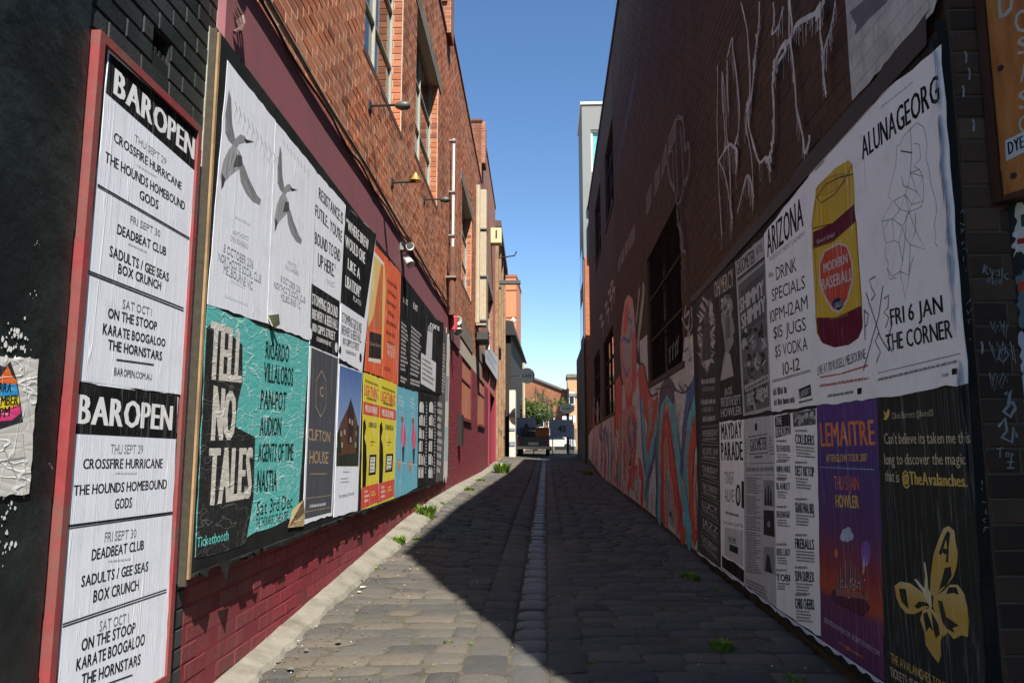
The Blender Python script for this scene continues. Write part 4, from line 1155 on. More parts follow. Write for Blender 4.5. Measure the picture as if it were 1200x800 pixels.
rw_ = backing('wall', RW, S_COR + .006, 17.6, -.3, ROOF, BROWN_J, rb, holes=[RH[0]], off=.0042)
backing('far_wall', RW, 17.6, S_RE, -.3, ROOF, FAR_BR, rb, holes=RH[1:], off=.0043)
RBRD = (S_COR + .012, RW.px(817, 560, .05)[0], EYE - 1.04, EYE + 1.55)
rbk = Bricks([BROWN, DARKB])
rbk.run(RW, S_COR + .01, 17.6, -.2, ROOF - .1, 0, holes=[RH[0], (RBRD[0] + .2, RBRD[1] - .2, RBRD[2] + .25, RBRD[3] - .15)], hidden=lambda s, z: RBRD[0] < s < RBRD[1] and RBRD[2] < z < RBRD[3])
# the return face of the corner, facing down the lane towards the street
cx0 = RW.P(S_COR, 0).x; cyr = RW.P(S_COR, 0).y
CR = Free((cx0, cyr, 0), (1, 0, 0), (0, -1, 0))
cr_w = backing('return_wall', CR, .0, 1.6, -.3, 3.75, DARK_J, rb, depth=.3)
rbk.run(CR, .0, 1.5, -.2, 3.74, 1, zref=.03)
rbk.finish([rw_, cr_w])
# unseen upper storeys and corner pillar, added to keep the corner in shade
b = MB()
S0C = .45
b.slab(RW, S0C, S_COR + .004, 3.75, ROOF, -8, .0)
b.slab(RW, S_COR + .004, S_RE, -.3, ROOF - .3, -8, -.31)
b.slab(RW, S0C, S0C + .4, -.3, 3.75, -1.4, -.0)
b.slab(RW, S0C, S_COR - .31, -.3, 3.75, -8, -1.7)
b.build('inner_mass', BROWN_J, rb)
b = MB(); b.slab(RW, S0C, S_RE, ROOF + .002, ROOF + .12, -.4, .04); b.build('coping', plain('dark_coping', (.06, .045, .04), .8), rb)
DW = glass('dark_barred_glass', (.012, .010, .010))
DFR = plain('dark_brown_steel', (.022, .010, .008), .7, spec=.2)
for i, h_ in enumerate(RH):
    w_ = window(RW, h_, rb, 4 if i == 0 else 2, (.38, .7), DFR, off=-.07, gl=DW, bars=.04)
    MB().slab(RW, h_[0] - .05, h_[1] + .05, h_[2] - .07, h_[2] - .002, -.1, .03).build('sill', plain('dark_sill', (.045, .028, .024), .7), rb)
    if i == 0:
        g = MB(); n = 26
        for k in range(n):
            x = lerp(h_[0], h_[1], (k + .5) / n); g.tube([RW.P(x, h_[2], -.03), RW.P(x, h_[3], -.03)], .008, 5, cap=False)
        for q in (.33, .66): g.slab(RW, h_[0], h_[1], lerp(h_[2], h_[3], q) - .015, lerp(h_[2], h_[3], q) + .015, -.045, -.02)
        g.build('security_bars', DFR, rb)

# raised squares of brick under the eaves, and a row of small weep hole shadows painted on above
def squares(spans, y_top, y_bot, name):
    for (xa, ta, ba, xb, tb_, bb_) in spans:
        b = MB()
        q = [RW.px(xa, ta), RW.px(xb, tb_), RW.px(xb, bb_), RW.px(xa, ba)]
        for k in range(4):
            ribbon(b, [q[k], q[(k + 1) % 4]], .035, lambda s, z: RW.P(s, z, .0097))
        b.mesh([RW.P(s, z, .0090) for s, z in q], [(0, 1, 2, 3)], 1)
        b.build('painted_square', [wallpaint((.15, .078, .058)), wallpaint((.085, .042, .027))], rb)
squares([(784, 163, 182, 793, 138, 160), (776, 190, 210, 782, 167, 188), (768, 206, 229, 774, 192, 213), (758, 232, 252, 764, 215, 238),
         (738, 276, 292, 744.5, 264, 280), (733, 288, 300, 737, 280, 294), (728, 298, 311, 732, 291, 304), (725, 307, 319, 727, 301, 314)], 0, 0, '')
b = MB()
for k in range(13):
    t = k / 12; x = lerp(745, 722.5, t); yv = lerp(80, 193, t ** .93)
    hh = lerp(14, 6, t); s_, z_ = RW.px(x, yv); z2 = RW.px(x, yv + hh)[1]; wd = .16
    b.mesh([RW.P(s_, z_, .0095), RW.P(s_ + wd * 1.1, z_ - .05, .0095), RW.P(s_ + wd * .5, z2 - .1, .0095), RW.P(s_ - wd * .3, z2 + .05, .0095)], [(0, 1, 2, 3)])
b.build('faded_marks', wallpaint((.022, .014, .012)), rb)['kind'] = 'stuff'  # dark slanted patches painted on the wall as small cast shadows

# mural and tags painted on the wall: each colour a layer of real paint outline
WP = {'base': (.60, .61, .60), 'red': (.62, .06, .04), 'pink': (.60, .24, .20), 'teal': (.09, .46, .54), 'blue': (.04, .12, .38), 'black': (.02, .02, .02), 'pale': (.38, .36, .33), 'grey': (.17, .20, .21), 'violet': (.07, .055, .13)}
mur = {}
def mp(c, pts, d=0):
    if c not in mur: mur[c] = MB()
    q = [RW.px(x, y) for x, y in pts]
    tri = tessellate_polygon([[Vector((s, z, 0)) for s, z in q]])
    mp.k += 1
    mur[c].mesh([RW.P(s, z, .0095 + .00008 * mp.k) for s, z in q], [tuple(t) for t in tri])
mp.k = 0
def ms(c, pts, w):
    if c not in mur: mur[c] = MB()
    q = [Vector(RW.px(x, y)) for x, y in pts]
    # smooth through the points
    s = []
    for i in range(len(q) - 1):
        p0, p1, p2, p3 = q[max(i - 1, 0)], q[i], q[i + 1], q[min(i + 2, len(q) - 1)]
        for t in (0, .25, .5, .75):
            s.append(.5 * ((2 * p1) + (p2 - p0) * t + (2 * p0 - 5 * p1 + 4 * p2 - p3) * t * t + (3 * p1 - p0 - 3 * p2 + p3) * t ** 3))
    s.append(q[-1])
    mp.k += 1; k = mp.k
    w_ = [w * (1 + .12 * math.sin(i * 1.3)) for i in range(len(s))] if not isinstance(w, (list, tuple)) else [lerp(w[0], w[1], i / (len(s) - 1)) for i in range(len(s))]
    ribbon(mur[c], s, w_, lambda a, z: RW.P(a, z, .0095 + .00008 * k))
mp('base', [(690, 510), (696, 500), (706, 495), (719, 486), (722, 470), (735, 440), (748, 425), (760, 450), (761.5, 450), (800, 431), (803, 396), (812, 392), (817, 384), (819, 646), (800, 634), (776, 611), (752, 592), (722, 570), (707, 560), (690, 536)])
mp('base', [(750, 400), (759, 392), (760.5, 448), (752, 446)])
# upper figure
mp('pink', [(730, 372), (733, 352), (737, 345), (742, 350), (744, 366), (746, 400), (747, 440), (741, 470), (735, 470), (729, 440), (727, 405)])
mp('pale', [(737, 360), (741, 356), (743, 372), (744, 410), (739, 440), (733, 425), (731, 400), (735, 390)])
mp('red', [(733, 360), (737, 352), (737, 380), (733, 392), (731, 388)]); mp('red', [(741, 392), (745, 386), (747, 420), (745, 460), (741, 450)])
ms('blue', [(739, 362), (737, 372), (741, 380), (738, 400), (731, 396), (729, 410), (731, 428), (735, 440), (738, 430)], 0.090)
ms('blue', [(744, 368), (746, 400), (746, 430), (747, 455)], 0.090)
ms('pale', [(755, 332), (754, 352), (750, 385), (748, 410)], 0.252); ms('pale', [(750, 338), (748, 360), (746, 378)], 0.126)
for x0, y0 in ((709, 360), (713, 345), (716, 335), (703, 375)): ms('pale', [(x0, y0), (x0 + 3, y0 - 6), (x0 + 2, y0 + 8), (x0 + 5, y0 + 2), (x0 + 4, y0 + 20)], 0.090)
# the left, far third
for x, y0, y1, c, w in ((695, 478, 540, 'red', .5), (700, 470, 545, 'pink', .5), (705, 497, 552, 'blue', .35), (709, 520, 558, 'red', .6), (713, 500, 560, 'teal', .4), (717, 492, 566, 'pale', .35), (720, 478, 566, 'pink', .3), (724, 455, 570, 'red', .42), (728, 470, 574, 'pale', .22), (731, 480, 578, 'pink', .25)):
    ms(c, [(x, y0), (x + 1, (y0 + y1) / 2), (x - .5, y1)], w)
ms('blue', [(707, 520), (709, 505), (712, 510), (714, 545)], .25); ms('teal', [(726, 520), (727, 545), (726, 570)], .3)
mp('red', [(722, 446), (727, 440), (730, 455), (729, 500), (724, 530), (721, 500)])
mp('red', [(733, 455), (737, 466), (743, 452), (741, 480), (735, 486)]); mp('pink', [(730, 480), (745, 474), (744, 545), (731, 548)])
ms('pale', [(735, 486), (733, 515), (741, 500), (738, 540), (745, 520)], .11); ms('black', [(739, 520), (741, 535), (737, 545), (744, 540)], .05); ms('black', [(742, 505), (746, 518), (740, 530)], .04)
ms('red', [(741, 488), (746, 500), (743, 545), (736, 575)], .22); ms('red', [(749, 545), (754, 560), (752, 592)], .32); mp('red', [(738, 548), (748, 544), (747, 560), (742, 575), (738, 566)])
rsm = random.Random(21)
for k in range(46):
    x = rsm.uniform(694, 748); t = (x - 694) / 54; yb = lerp(540, 588, t); ya = yb - rsm.uniform(18, 95) ; yb2 = ya + rsm.uniform(12, 50)
    ms(rsm.choice(('pale', 'pale', 'blue', 'teal', 'red', 'base', 'grey', 'black')), [(x, ya), (x + rsm.uniform(-2, 2.5), (ya + yb2) / 2), (x + rsm.uniform(-2.5, 2.5), min(yb2, yb - 2))], rsm.uniform(.06, .22))
# middle: red flame and teal/blue bands
mp('red', [(748, 440), (752, 426), (756, 428), (759, 448), (763, 462), (768, 470), (772, 462), (770, 500), (764, 535), (760, 538), (757, 520), (760, 500), (752, 470)])
mp('pink', [(760, 470), (765, 462), (767, 480), (762, 500)]); mp('pale', [(762, 480), (766, 478), (764, 505), (760, 515)])
ms('teal', [(753, 470), (755, 500), (757, 525), (761, 548), (765, 530), (770, 510), (772, 498)], 0.340); ms('blue', [(751, 460), (753, 500), (755, 535), (758, 555)], 0.180)
ms('teal', [(760, 548), (759, 570), (757, 585)], 0.400); ms('blue', [(757, 585), (760, 560), (766, 540), (768, 520)], 0.140)
# great W: blue outer, teal inner, red and pink core
ms('violet', [(771, 608), (773, 560), (774, 500), (777, 466), (784, 456), (791, 468), (796, 510), (801, 560), (808, 600)], 0.325)
ms('teal', [(773, 612), (775, 560), (776, 510), (780, 475), (785, 468), (790, 490), (796, 540), (802, 590), (812, 634)], 0.375)
ms('red', [(778, 612), (778, 560), (779, 505), (783, 492), (787, 520), (792, 560), (798, 600), (804, 634)], 0.400)
ms('pink', [(782, 618), (781, 570), (781, 520), (784, 540), (789, 580), (795, 626)], 0.225)
mp('pale', [(784, 545), (786, 552), (789, 600), (790, 618), (785, 610), (784, 580)]); mp('violet', [(785, 598), (789, 600), (789, 606), (785, 604)])
mp('base', [(791, 458), (806, 462), (804, 500), (801, 540), (797, 510), (793, 480)])
ms('blue', [(801, 560), (803, 530), (806, 495), (811, 470), (817, 460)], 0.350); ms('teal', [(806, 620), (806, 580), (808, 535), (812, 500), (818, 486)], 0.400)
ms('red', [(818, 500), (813, 520), (811, 560), (813, 600), (817, 634)], 0.275); ms('pink', [(818, 545), (816, 570), (818, 620)], 0.125)
mp('violet', [(774, 466), (780, 455), (787, 452), (792, 462), (790, 474), (783, 462), (777, 474)])
for x, y in ((770, 520), (773, 548)): pass
ms('blue', [(769, 512), (770, 550), (772, 590)], .11)
ms('black', [(770, 456), (778, 454), (789, 448), (792, 455), (800, 460), (806, 458), (811, 450)], .02); ms('black', [(797, 450), (802, 458), (804, 450), (809, 456), (812, 446)], .02)
ms('black', [(802, 400), (803, 412), (808, 408), (808, 422), (813, 418)], .012)
ms('pale', [(806, 358), (804, 372), (810, 366), (808, 392), (813, 380), (812, 362), (815, 372), (809, 395)], .045); ms('pale', [(801, 372), (806, 384), (810, 380)], .04)
for k, x in enumerate((785.5, 789, 792.5, 795)): ms('grey', [(x, 408 - k * 3), (x + 1.6, 420 - k * 3), (x + .6, 424 - k * 4), (x + 2, 405 - k * 4)], .03)
for pts in ([(771, 612), (771, 560), (772, 500), (775, 466), (783, 452), (792, 464), (798, 510), (804, 560), (811, 606)], [(776, 612), (778, 560), (779, 505), (783, 486), (789, 520), (795, 570), (801, 612)], [(748, 440), (752, 426), (757, 432), (763, 462), (772, 460)], [(757, 585), (762, 560), (768, 535), (771, 505)], [(802, 560), (806, 500), (812, 470)]):
    ms('black', pts, .03)
for pts in ([(781, 480), (786, 476), (790, 500)], [(774, 480), (773, 520), (773, 560)], [(808, 500), (804, 540), (803, 580)], [(764, 470), (762, 500), (759, 520)], [(786, 560), (789, 590), (791, 612)]): ms('pale', pts, .07)
for k in range(26):
    x = rsm.uniform(752, 814); ya = rsm.uniform(450, 575); ms(rsm.choice(('pale', 'grey', 'blue', 'base')), [(x, ya), (x + rsm.uniform(-1, 1), ya + rsm.uniform(5, 26))], rsm.uniform(.012, .04))
# white drippy lettering high on the wall
def drip(pts, w=.034, n=4, ln=34):
    rs = random.Random(int(pts[0][0] * 7 + pts[0][1]))
    # three scratchy passes of differing width, then runs of paint
    for ps in range(3):
        P_ = [(x + rs.uniform(-.9, .9), y + rs.uniform(-1.5, 1.5)) for x, y in pts]
        a = max(0, len(P_) - rs.randint(2, len(P_))) if ps else 0
        ms('chalk', P_[a:] if len(P_[a:]) > 1 else P_, w * (.52, .34, .2)[ps])
    for k in range(n * 3 + 5):
        i = rs.randrange(len(pts) - 1); u = rs.random(); x, y = lerp(pts[i][0], pts[i + 1][0], u), lerp(pts[i][1], pts[i + 1][1], u)
        l_ = rs.uniform(.2, 1) ** 1.5 * ln
        ms('chalk', [(x, y), (x + rs.uniform(-.3, 1), y + l_ * .6), (x + rs.uniform(-.3, 1.6), y + l_)], rs.uniform(.003, .007))
    if w > .045:
        for k in range(5):
            i = rs.randrange(len(pts) - 1); u = rs.random(); x, y = lerp(pts[i][0], pts[i + 1][0], u), lerp(pts[i][1], pts[i + 1][1], u)
            ms('chalk', [(x - 1, y - 3), (x, y + 4), (x + .5, y + 10)], w * rs.uniform(.4, .9))
WP['chalk'] = (.60, .60, .59); WP['chalkthin'] = (.17, .19, .20)
drip([(844, 76), (843, 110), (843, 150), (844, 190), (846, 230), (849, 275)], .03, 3)
drip([(844, 190), (852, 175), (853, 158), (850, 120), (849, 84)], .035)
drip([(851, 86), (853, 120), (856, 160), (858, 190), (860, 250)], .03)
drip([(846, 190), (852, 205), (858, 230), (862, 258)], .028)
drip([(857, 66), (862, 44), (863, 60), (867, 90), (870, 130), (868, 160), (864, 172)], .04)
drip([(852, 176), (858, 168), (863, 172), (868, 180), (866, 200)], .05, 5)
drip([(857, 70), (856, 90), (858, 130)], .03)
drip([(874, 2), (880, 36), (884, 80), (884, 110), (882, 140), (888, 170), (895, 190), (904, 184), (909, 200)], .035)
drip([(896, 2), (894, 30), (890, 70), (886, 110), (880, 130)], .05, 6)
drip([(884, 110), (879, 140), (886, 180), (888, 215), (888, 240)], .02, 3)
drip([(870, 248), (876, 225), (882, 206), (886, 214), (889, 230)], .03)
drip([(904, 190), (911, 180), (914, 150), (914, 120), (912, 96), (916, 78), (926, 62)], .055, 8)
drip([(914, 2), (915, 20), (912, 40), (920, 30), (926, 8)], .03)
drip([(932, 0), (934, 20), (934, 44), (937, 66), (940, 100), (943, 130), (950, 160), (952, 180), (957, 166), (958, 158)], .045, 6)
drip([(914, 80), (924, 56), (934, 48), (944, 28), (958, 20), (968, 14), (976, 0)], .06, 12, 30)
drip([(936, 44), (938, 30), (935, 0)], .03)
drip([(973, 8), (973, 40), (976, 62), (976, 84), (980, 110)], .04, 5)
drip([(992, 2), (986, 30), (978, 60), (975, 70)], .03)
def drip2(c, pts, w):
    rs = random.Random(int(pts[0][0] * 3 + len(pts)))
    for k in range(4): ms(c, [(x + rs.uniform(-1.1, 1.1), y + rs.uniform(-3, 3)) for x, y in pts], w * .28)
drip2('chalkthin', [(796, 150), (797, 142), (801, 138), (806, 140), (808, 160), (808, 176), (813, 170), (813, 200), (808, 215)], .04)
drip2('chalkthin', [(789, 205), (788, 180), (793, 176), (794, 200), (798, 230), (801, 240), (806, 220), (805, 180), (803, 150)], .035)
drip2('chalkthin', [(797, 150), (798, 190), (800, 230)], .03); drip2('chalkthin', [(799, 245), (801, 262), (806, 280), (804, 290), (809, 296)], .045)
drip2('chalkthin', [(788, 190), (790, 210), (796, 222)], .05); drip2('chalkthin', [(802, 238), (799, 260), (804, 275), (809, 340)], .02)
# white painted panel high on the near end of the wall
mp('pale2', [(1002, -30), (1006, 20), (1009, 70), (1013, 118), (1022, 108), (1028, 103), (1034, 97), (1040, 88), (1047, 83), (1052, 74), (1062, 66), (1068, 56), (1080, 48), (1086, 40), (1096, 36), (1104, 22), (1112, 14), (1117, -2), (1124, -30)])
WP['pale2'] = (.50, .50, .48)
WP['ribbon'] = (.13, .14, .16)
mp('ribbon', [(1010, 14), (1040, -10), (1060, -20), (1056, 2), (1034, 22), (1016, 42), (1018, 30)])
WP['tar'] = (.018, .018, .018)
rag = [(1103, 18)]; rs = random.Random(4)
for i in range(26):
    t = i / 25; x = lerp(1112, 815, t); yv = 49 + 1.08 * (1100 - x); rag.append((x, yv - lerp(28, 7, t) + rs.uniform(-4, 4) * (1 - t * .6)))
rag += [(817, 352)]
for i in range(10): x = lerp(820, 1104, i / 9); rag.append((x, 56 + 1.06 * (1100 - x)))
mp('tar', rag)
for c, b in mur.items():
    b.build('painted_mural' if c in ('red', 'pink', 'teal', 'blue', 'base', 'violet') else 'painted_tag', wallpaint(WP[c]), rb)['kind'] = 'stuff'
tx = Sheet(RW, .014, [(1012, -40), (1060, -40), (1060, 40), (1012, 40)], wallpaint(WP['pale2']), '', parent=rb, skirt=False, name='painted_panel', wav=0)
tx.T('20', (1028, 3), (1042, -7), 14, (.5, .5, .5), .03); tx.T('Collingwood', (1037, 17), (1075, -14), 9, (.2, .2, .22), 0); tx.done()

# ------------------------------------------------------------------ RIGHT: poster hoarding
hr = thing('poster_hoarding', 'large poster covered hoarding with a black frame post on the shaded right hand wall', 'hoarding', RW.P(4.5, RBRD[2], .03))
MB().slab(RW, RBRD[0], RBRD[1], RBRD[2], RBRD[3], .010, .046).build('panel', BLKWOOD, hr)
MB().slab(RW, RBRD[0] - .008, RBRD[0] - .001, RBRD[2] - .06, RBRD[3] + .04, .010, .047).build('frame_post', BLKWOOD, hr)
MB().slab(RW, RBRD[0], RBRD[1], RBRD[2] - .05, RBRD[2] - .002, .0, .052).build('lower_rail', BLKWOOD, hr)
b = MB(); rs = random.Random(9)
for k in range(60):
    z = lerp(RBRD[2] + .9, RBRD[3], rs.random()); s_ = RBRD[0] + .012 + rs.uniform(-.01, .02)
    b.mesh([RW.P(s_, z, .054), RW.P(s_ - .018, z - .03, .066), RW.P(s_ - .005, z - rs.uniform(.05, .2), .060)], [(0, 1, 2)])
b.build('peeling_edge', plain('peeling_blue_white_paper', (.35, .42, .55), .7), hr)['kind'] = 'stuff'
b = MB()
def tagline(pl, b, pts, w, off):
    q = [pl.px(x, y, off) for x, y in pts]; ribbon(b, q, w, lambda s, z: pl.P(s, z, off))
ES = Free(RW.P(RBRD[0] - .0085, 0, 0), -RW.n, -RW.d)
for y0, n_ in ((245, 7), (350, 5), (560, 6)):
    for k in range(n_):
        yy_ = y0 + k * 11; x_ = 1140 + (yy_ - 400) * .076
        for p_ in ([(x_ + rs.uniform(-4, 3), yy_ + rs.uniform(0, 9)) for _ in range(rs.randint(2, 4))],): tagline(ES, b, p_, .0022, .001)
b.build('scrawl', wallpaint((.30, .32, .34)), hr)['kind'] = 'stuff'
G2 = 'posters pasted on the right hoarding'
RO = .048
DK = (.035, .03, .03); MID = (.22, .21, .21); PL = (.5, .49, .5)
pp = lambda c, n=None: paper(c, 'v', n)
def rposter(quad, mat, label, off, torn=.004): return Sheet(RW, RO + off, quad, mat, label, group=G2, torn=torn)
RP = paper((.88, .87, .90), 'v', 'shaded_side_paper')
sh = rposter([(816, 350), (837, 325), (843, 493), (820, 497)], pp((.07, .06, .06)), 'small dark gig poster with a pale floral wreath, far upper end of the right hoarding', .001, .01)
rs = random.Random(3)
for k in range(60):
    t = rs.random(); side = rs.choice((0, 1)); a = 2 * math.pi * t
    cx_, cy_ = 828 + 7.0 * math.cos(a), 390 + 38 * math.sin(a)
    sh.ell(cx_ + rs.uniform(-1.5, 1.5), cy_ + rs.uniform(-5, 5), rs.uniform(1, 2.2), rs.uniform(3, 7), rs.choice((PL, (.38, .36, .36), (.25, .23, .23))), 7, rot=rs.uniform(-1, 1))
sh.ell(828, 372, 2.8, 9, (.13, .11, .11), 10); sh.poly([(824, 385), (832, 381), (834, 420), (823, 424)], (.10, .085, .085))
for i, (x0, x1, y) in enumerate(((822, 838, 443), (823, 838, 452), (822, 838, 467), (823, 837, 476), (824, 838, 487))): sh.bars((x0, y + .8), (x1, y - .8), 7, 1, PL if i % 2 == 0 else (.25, .25, .25), .9, seed=i)
sh.done()
sh = rposter([(837.5, 323), (861, 307), (870.5, 487), (843, 493)], pp((.05, .04, .04)), 'dark poster headed OH MERCY with a curly haired bust in profile', .002)
sh.T('OH MERCY', (837, 330), (859, 314), 20, (.42, .36, .30), .03, h2=22)
sh.poly([(846, 352), (849, 346), (854, 345), (858, 352), (859, 362), (857, 366), (860, 380), (861, 388), (859, 392), (860, 400), (857, 408), (854, 412), (858, 430), (860, 440), (844, 446), (847, 425), (850, 410), (848, 392), (845, 375)], (.30, .28, .27))
for k in range(26): sh.ell(851 + rs.uniform(-6, 6), 358 + rs.uniform(-12, 10), 1.5, 3, rs.choice((PL, (.35, .33, .32), (.14, .13, .13))), 7)
sh.poly([(850, 372), (855, 370), (856, 395), (851, 398)], (.16, .15, .15)); sh.poly([(845, 446), (860, 440), (856, 415), (851, 412)], (.42, .4, .38))
sh.T('JACK', (849, 455), (858, 452), 9, PL, .02); sh.T('FRI 30TH SEPT', (845, 466), (868, 462), 11, PL, .02); sh.T('HOWLER', (845, 479), (869, 475), 10, PL, .02)
sh.done()
sh = rposter([(861.5, 307), (894, 277), (903.5, 480), (871, 488)], pp((.42, .41, .42)), 'grey woodcut style poster headed GASOMETER HOTEL with SHIMMY SHIMMY lettering', .0028)
sh.T('GASOMETER', (863, 307), (884, 291), 16, DK, .03, h2=17); sh.T('HOTEL', (886, 290), (893, 284), 10, DK, .02)
sh.line([(864, 328), (896, 302)], .02, DK); sh.line([(864, 331), (896, 305)], .006, DK)
sh.poly([(865, 334), (896, 308), (902, 476), (873, 484)], (.15, .145, .15)); sh.poly([(868, 342), (894, 318), (896, 372), (869, 392)], (.10, .095, .1))
for t_, x0, y0, x1, y1 in (('SHIMMY', 867, 350, 895, 326), ('SHIMMY', 869, 369, 897, 345)):
    sh.T(t_, (x0, y0), (x1, y1), 17, (.5, .49, .5), .06, h2=19)
for k in range(70):
    x = rs.uniform(872, 898); y = rs.uniform(385, 475); sh.ell(x, y, rs.uniform(.8, 3), rs.uniform(1.5, 8), rs.choice((DK, DK, (.4, .39, .4), (.25, .24, .25), (.08, .08, .08))), 7, rot=rs.uniform(-.6, .6))
sh.poly([(873, 452), (901, 438), (902, 446), (874, 459)], (.45, .44, .45)); sh.bars((875, 453), (900, 440), 5, 1, DK, .9)
sh.T('FREE', (876, 462), (884, 459), 14, (.5, .49, .5), .04); sh.T('9PM', (889, 456), (900, 451), 14, (.5, .49, .5), .04)
sh.done()
sh = rposter([(895, 274), (947, 207), (958, 474), (904, 483)], RP, 'white poster headed ARIZONA listing drink specials, left of the yellow jar poster', .0036)
sh.T('ARIZONA', (898, 270), (940, 229), 33, INK, .03, h2=37)
sh.T('THURSDAY NIGHT LAUNDRY', (901, 302), (944, 269), 6, (.2, .2, .2), 0)
sh.T('DRINK', (909, 313), (933, 301), 16, INK, 0, h2=17); sh.T('SPECIALS', (904, 339), (943, 322), 15, INK, 0, h2=16); sh.T('10PM-12AM', (902, 364), (946, 345), 15, INK, 0, h2=17)
sh.T('$15 JUGS', (906, 383), (944, 371), 14, INK, 0, h2=16); sh.T('$5 VODKA', (908, 405), (946, 394), 14, INK, 0, h2=16); sh.T('10-12', (917, 425), (937, 418), 15, INK, 0)
sh.bars((901, 320), (907, 317), 6, 2, INK, .8); sh.bars((905, 445), (950, 432), 4, 1, (.3, .3, .3), .9)
sh.T('木曜日', (906, 455), (921, 452), 9, INK, .03) if False else sh.bars((906, 455), (921, 452), 9, 1, INK, .95)
sh.bars((907, 468), (932, 464), 8, 1, INK, .9); sh.poly([(936, 456), (950, 450), (951, 463), (937, 467)], INK); sh.T('LAUNDRY', (937, 458), (949, 453), 8, PL, .02); sh.bars((936, 470), (952, 466), 3, 1, INK, .9)
sh.done()
JP = pp((.68, .68, .72), 'jar_paper')
sh = rposter([(947, 206), (1010, 133), (1026, 466), (958, 475)], RP, 'white poster of a big yellow jar with a red MODERN BASEBALL label', .0044)
YJ = (.60, .38, .015); MA = (.13, .012, .035); RJ = (.52, .05, .02)
sh.poly([(951, 266), (953, 245), (956, 226), (966, 210), (980, 196), (994, 188), (999, 192), (1001, 215), (1002, 240), (1001, 246), (1004, 262), (1006, 300), (1010, 350), (1011, 384), (1006, 396), (995, 404), (978, 407), (964, 402), (957, 390), (955, 350), (952, 300)], YJ, 'jar')
sh.poly([(953, 272), (975, 262), (1001, 240), (1003, 258), (976, 282), (953, 290)], MA, 'jar')
sh.poly([(957, 372), (980, 372), (1009, 358), (1011, 384), (1006, 396), (995, 404), (978, 407), (964, 402), (958, 390)], MA, 'jar')
sh.ell(974, 216, 21, 9, (.42, .25, .01), 20, 'jar', rot=-.55); sh.ell(973, 217, 18, 7, (.52, .32, .012), 20, 'jar', rot=-.55)
sh.poly([(960, 309), (966, 293), (983, 284), (993, 287), (999, 306), (1000, 326), (994, 352), (984, 367), (975, 364), (966, 348), (960, 330)], (.55, .5, .45), 'jar_label')
sh.poly([(961, 310), (967, 295), (983, 286.5), (992, 289.5), (997.5, 307), (998.5, 326), (992.5, 350), (983.5, 364), (976, 361), (967, 346), (961.5, 330)], RJ, 'jar_label')
sh.T('MODERN', (965, 309), (993, 296), 11, PL, .03, h2=12); sh.T('BASEBALL', (963, 327), (999, 313), 14, PL, .03, h2=15)
sh.ell(982, 356, 6.5, 7, (.02, .02, .08), 16); sh.T('GALLO', (978, 355), (987, 351), 7, PL, .02); sh.T('WITH YOUR BAND', (973, 372), (994, 366), 4, (.3, .2, .01), 0)
sh.T('Good Grief', (957, 281), (978, 272), 5, PL, 0)
for p_ in ([(951, 266), (957, 232), (968, 216), (984, 208), (1000, 204)], [(956, 228), (962, 238), (978, 228), (990, 212), (998, 194)], [(953, 272), (957, 330), (956, 372), (962, 400)], [(1003, 258), (1008, 330), (1011, 380)], [(952, 268), (976, 262), (1001, 240)], [(953, 291), (976, 283), (1003, 259)]): sh.line(p_, .006, (.06, .03, .01))
for k in range(9): x = 960 + k * 4.4; sh.line([(x, 240 - k * 4.5), (x + .5, 262 - k * 2.2)], .0025, (.35, .2, .01))
sh.T('LIVE AT 170 RUSSELL MELBOURNE', (958, 429), (1014, 408), 11, (.12, .12, .13), 0, h2=12)
sh.line([(961, 442), (985, 438), (1017, 428)], .008, (.5, .08, .06)); sh.bars((961, 450), (1018, 441), 4, 1, (.5, .08, .06), .9); sh.bars((970, 462), (1000, 457), 4, 1, GREY, .9); sh.poly([(1005, 455), (1010, 454), (1010, 461), (1005, 462)], INK)
sh.bars((956, 195 + 3), (966, 187), 3, 1, GREY, .9)
sh.done()
sh = rposter([(1010, 133), (1101, 52), (1134, 450), (1026, 466)], RP, 'white ALUNAGEORGE poster with a faceted line drawing of a long haired head', .0052, .006)
sh.T('ALUNAGEORG', (1009, 161), (1099, 86), 28, INK, .035, h2=34)
sh.bars((1032, 125), (1070, 95), 3, 1, (.35, .35, .38), .8)
ln = lambda pts, w=.0025: sh.line([(1010 + x * .3, 120 + y * .3) for x, y in pts], w, (.06, .06, .07))
ln([(215, 80), (190, 105), (165, 130), (150, 165), (137, 170), (133, 250), (115, 310), (105, 370), (120, 385), (95, 430), (78, 465), (85, 500), (95, 480), (105, 460)])
ln([(215, 80), (240, 95), (250, 125), (255, 170), (250, 215), (262, 260), (270, 320), (290, 385), (292, 430), (283, 480), (290, 520), (285, 545), (296, 565)])
ln([(152, 190), (196, 197)], .006); ln([(205, 160), (225, 165), (230, 220), (215, 235), (205, 250), (225, 262), (238, 290), (242, 340), (240, 385), (232, 408), (185, 428), (170, 360), (125, 385)])
ln([(225, 262), (190, 275), (180, 330), (170, 360)]); ln([(190, 275), (215, 350), (240, 290), (190, 275)]); ln([(180, 330), (215, 350), (195, 400), (170, 360)]); ln([(215, 350), (240, 385), (195, 400)])
ln([(170, 360), (195, 400), (185, 428), (150, 418), (170, 360)]); ln([(150, 418), (120, 455), (78, 465)]); ln([(125, 385), (150, 418)]); ln([(120, 455), (160, 485), (185, 428)]); ln([(120, 455), (125, 540), (95, 550), (85, 500)])
ln([(125, 540), (145, 548), (160, 485)]); ln([(145, 548), (160, 620), (150, 660), (120, 680), (100, 650)]); ln([(185, 428), (210, 500), (250, 575), (190, 555), (210, 500)]); ln([(170, 530), (190, 555), (185, 675), (150, 660)])
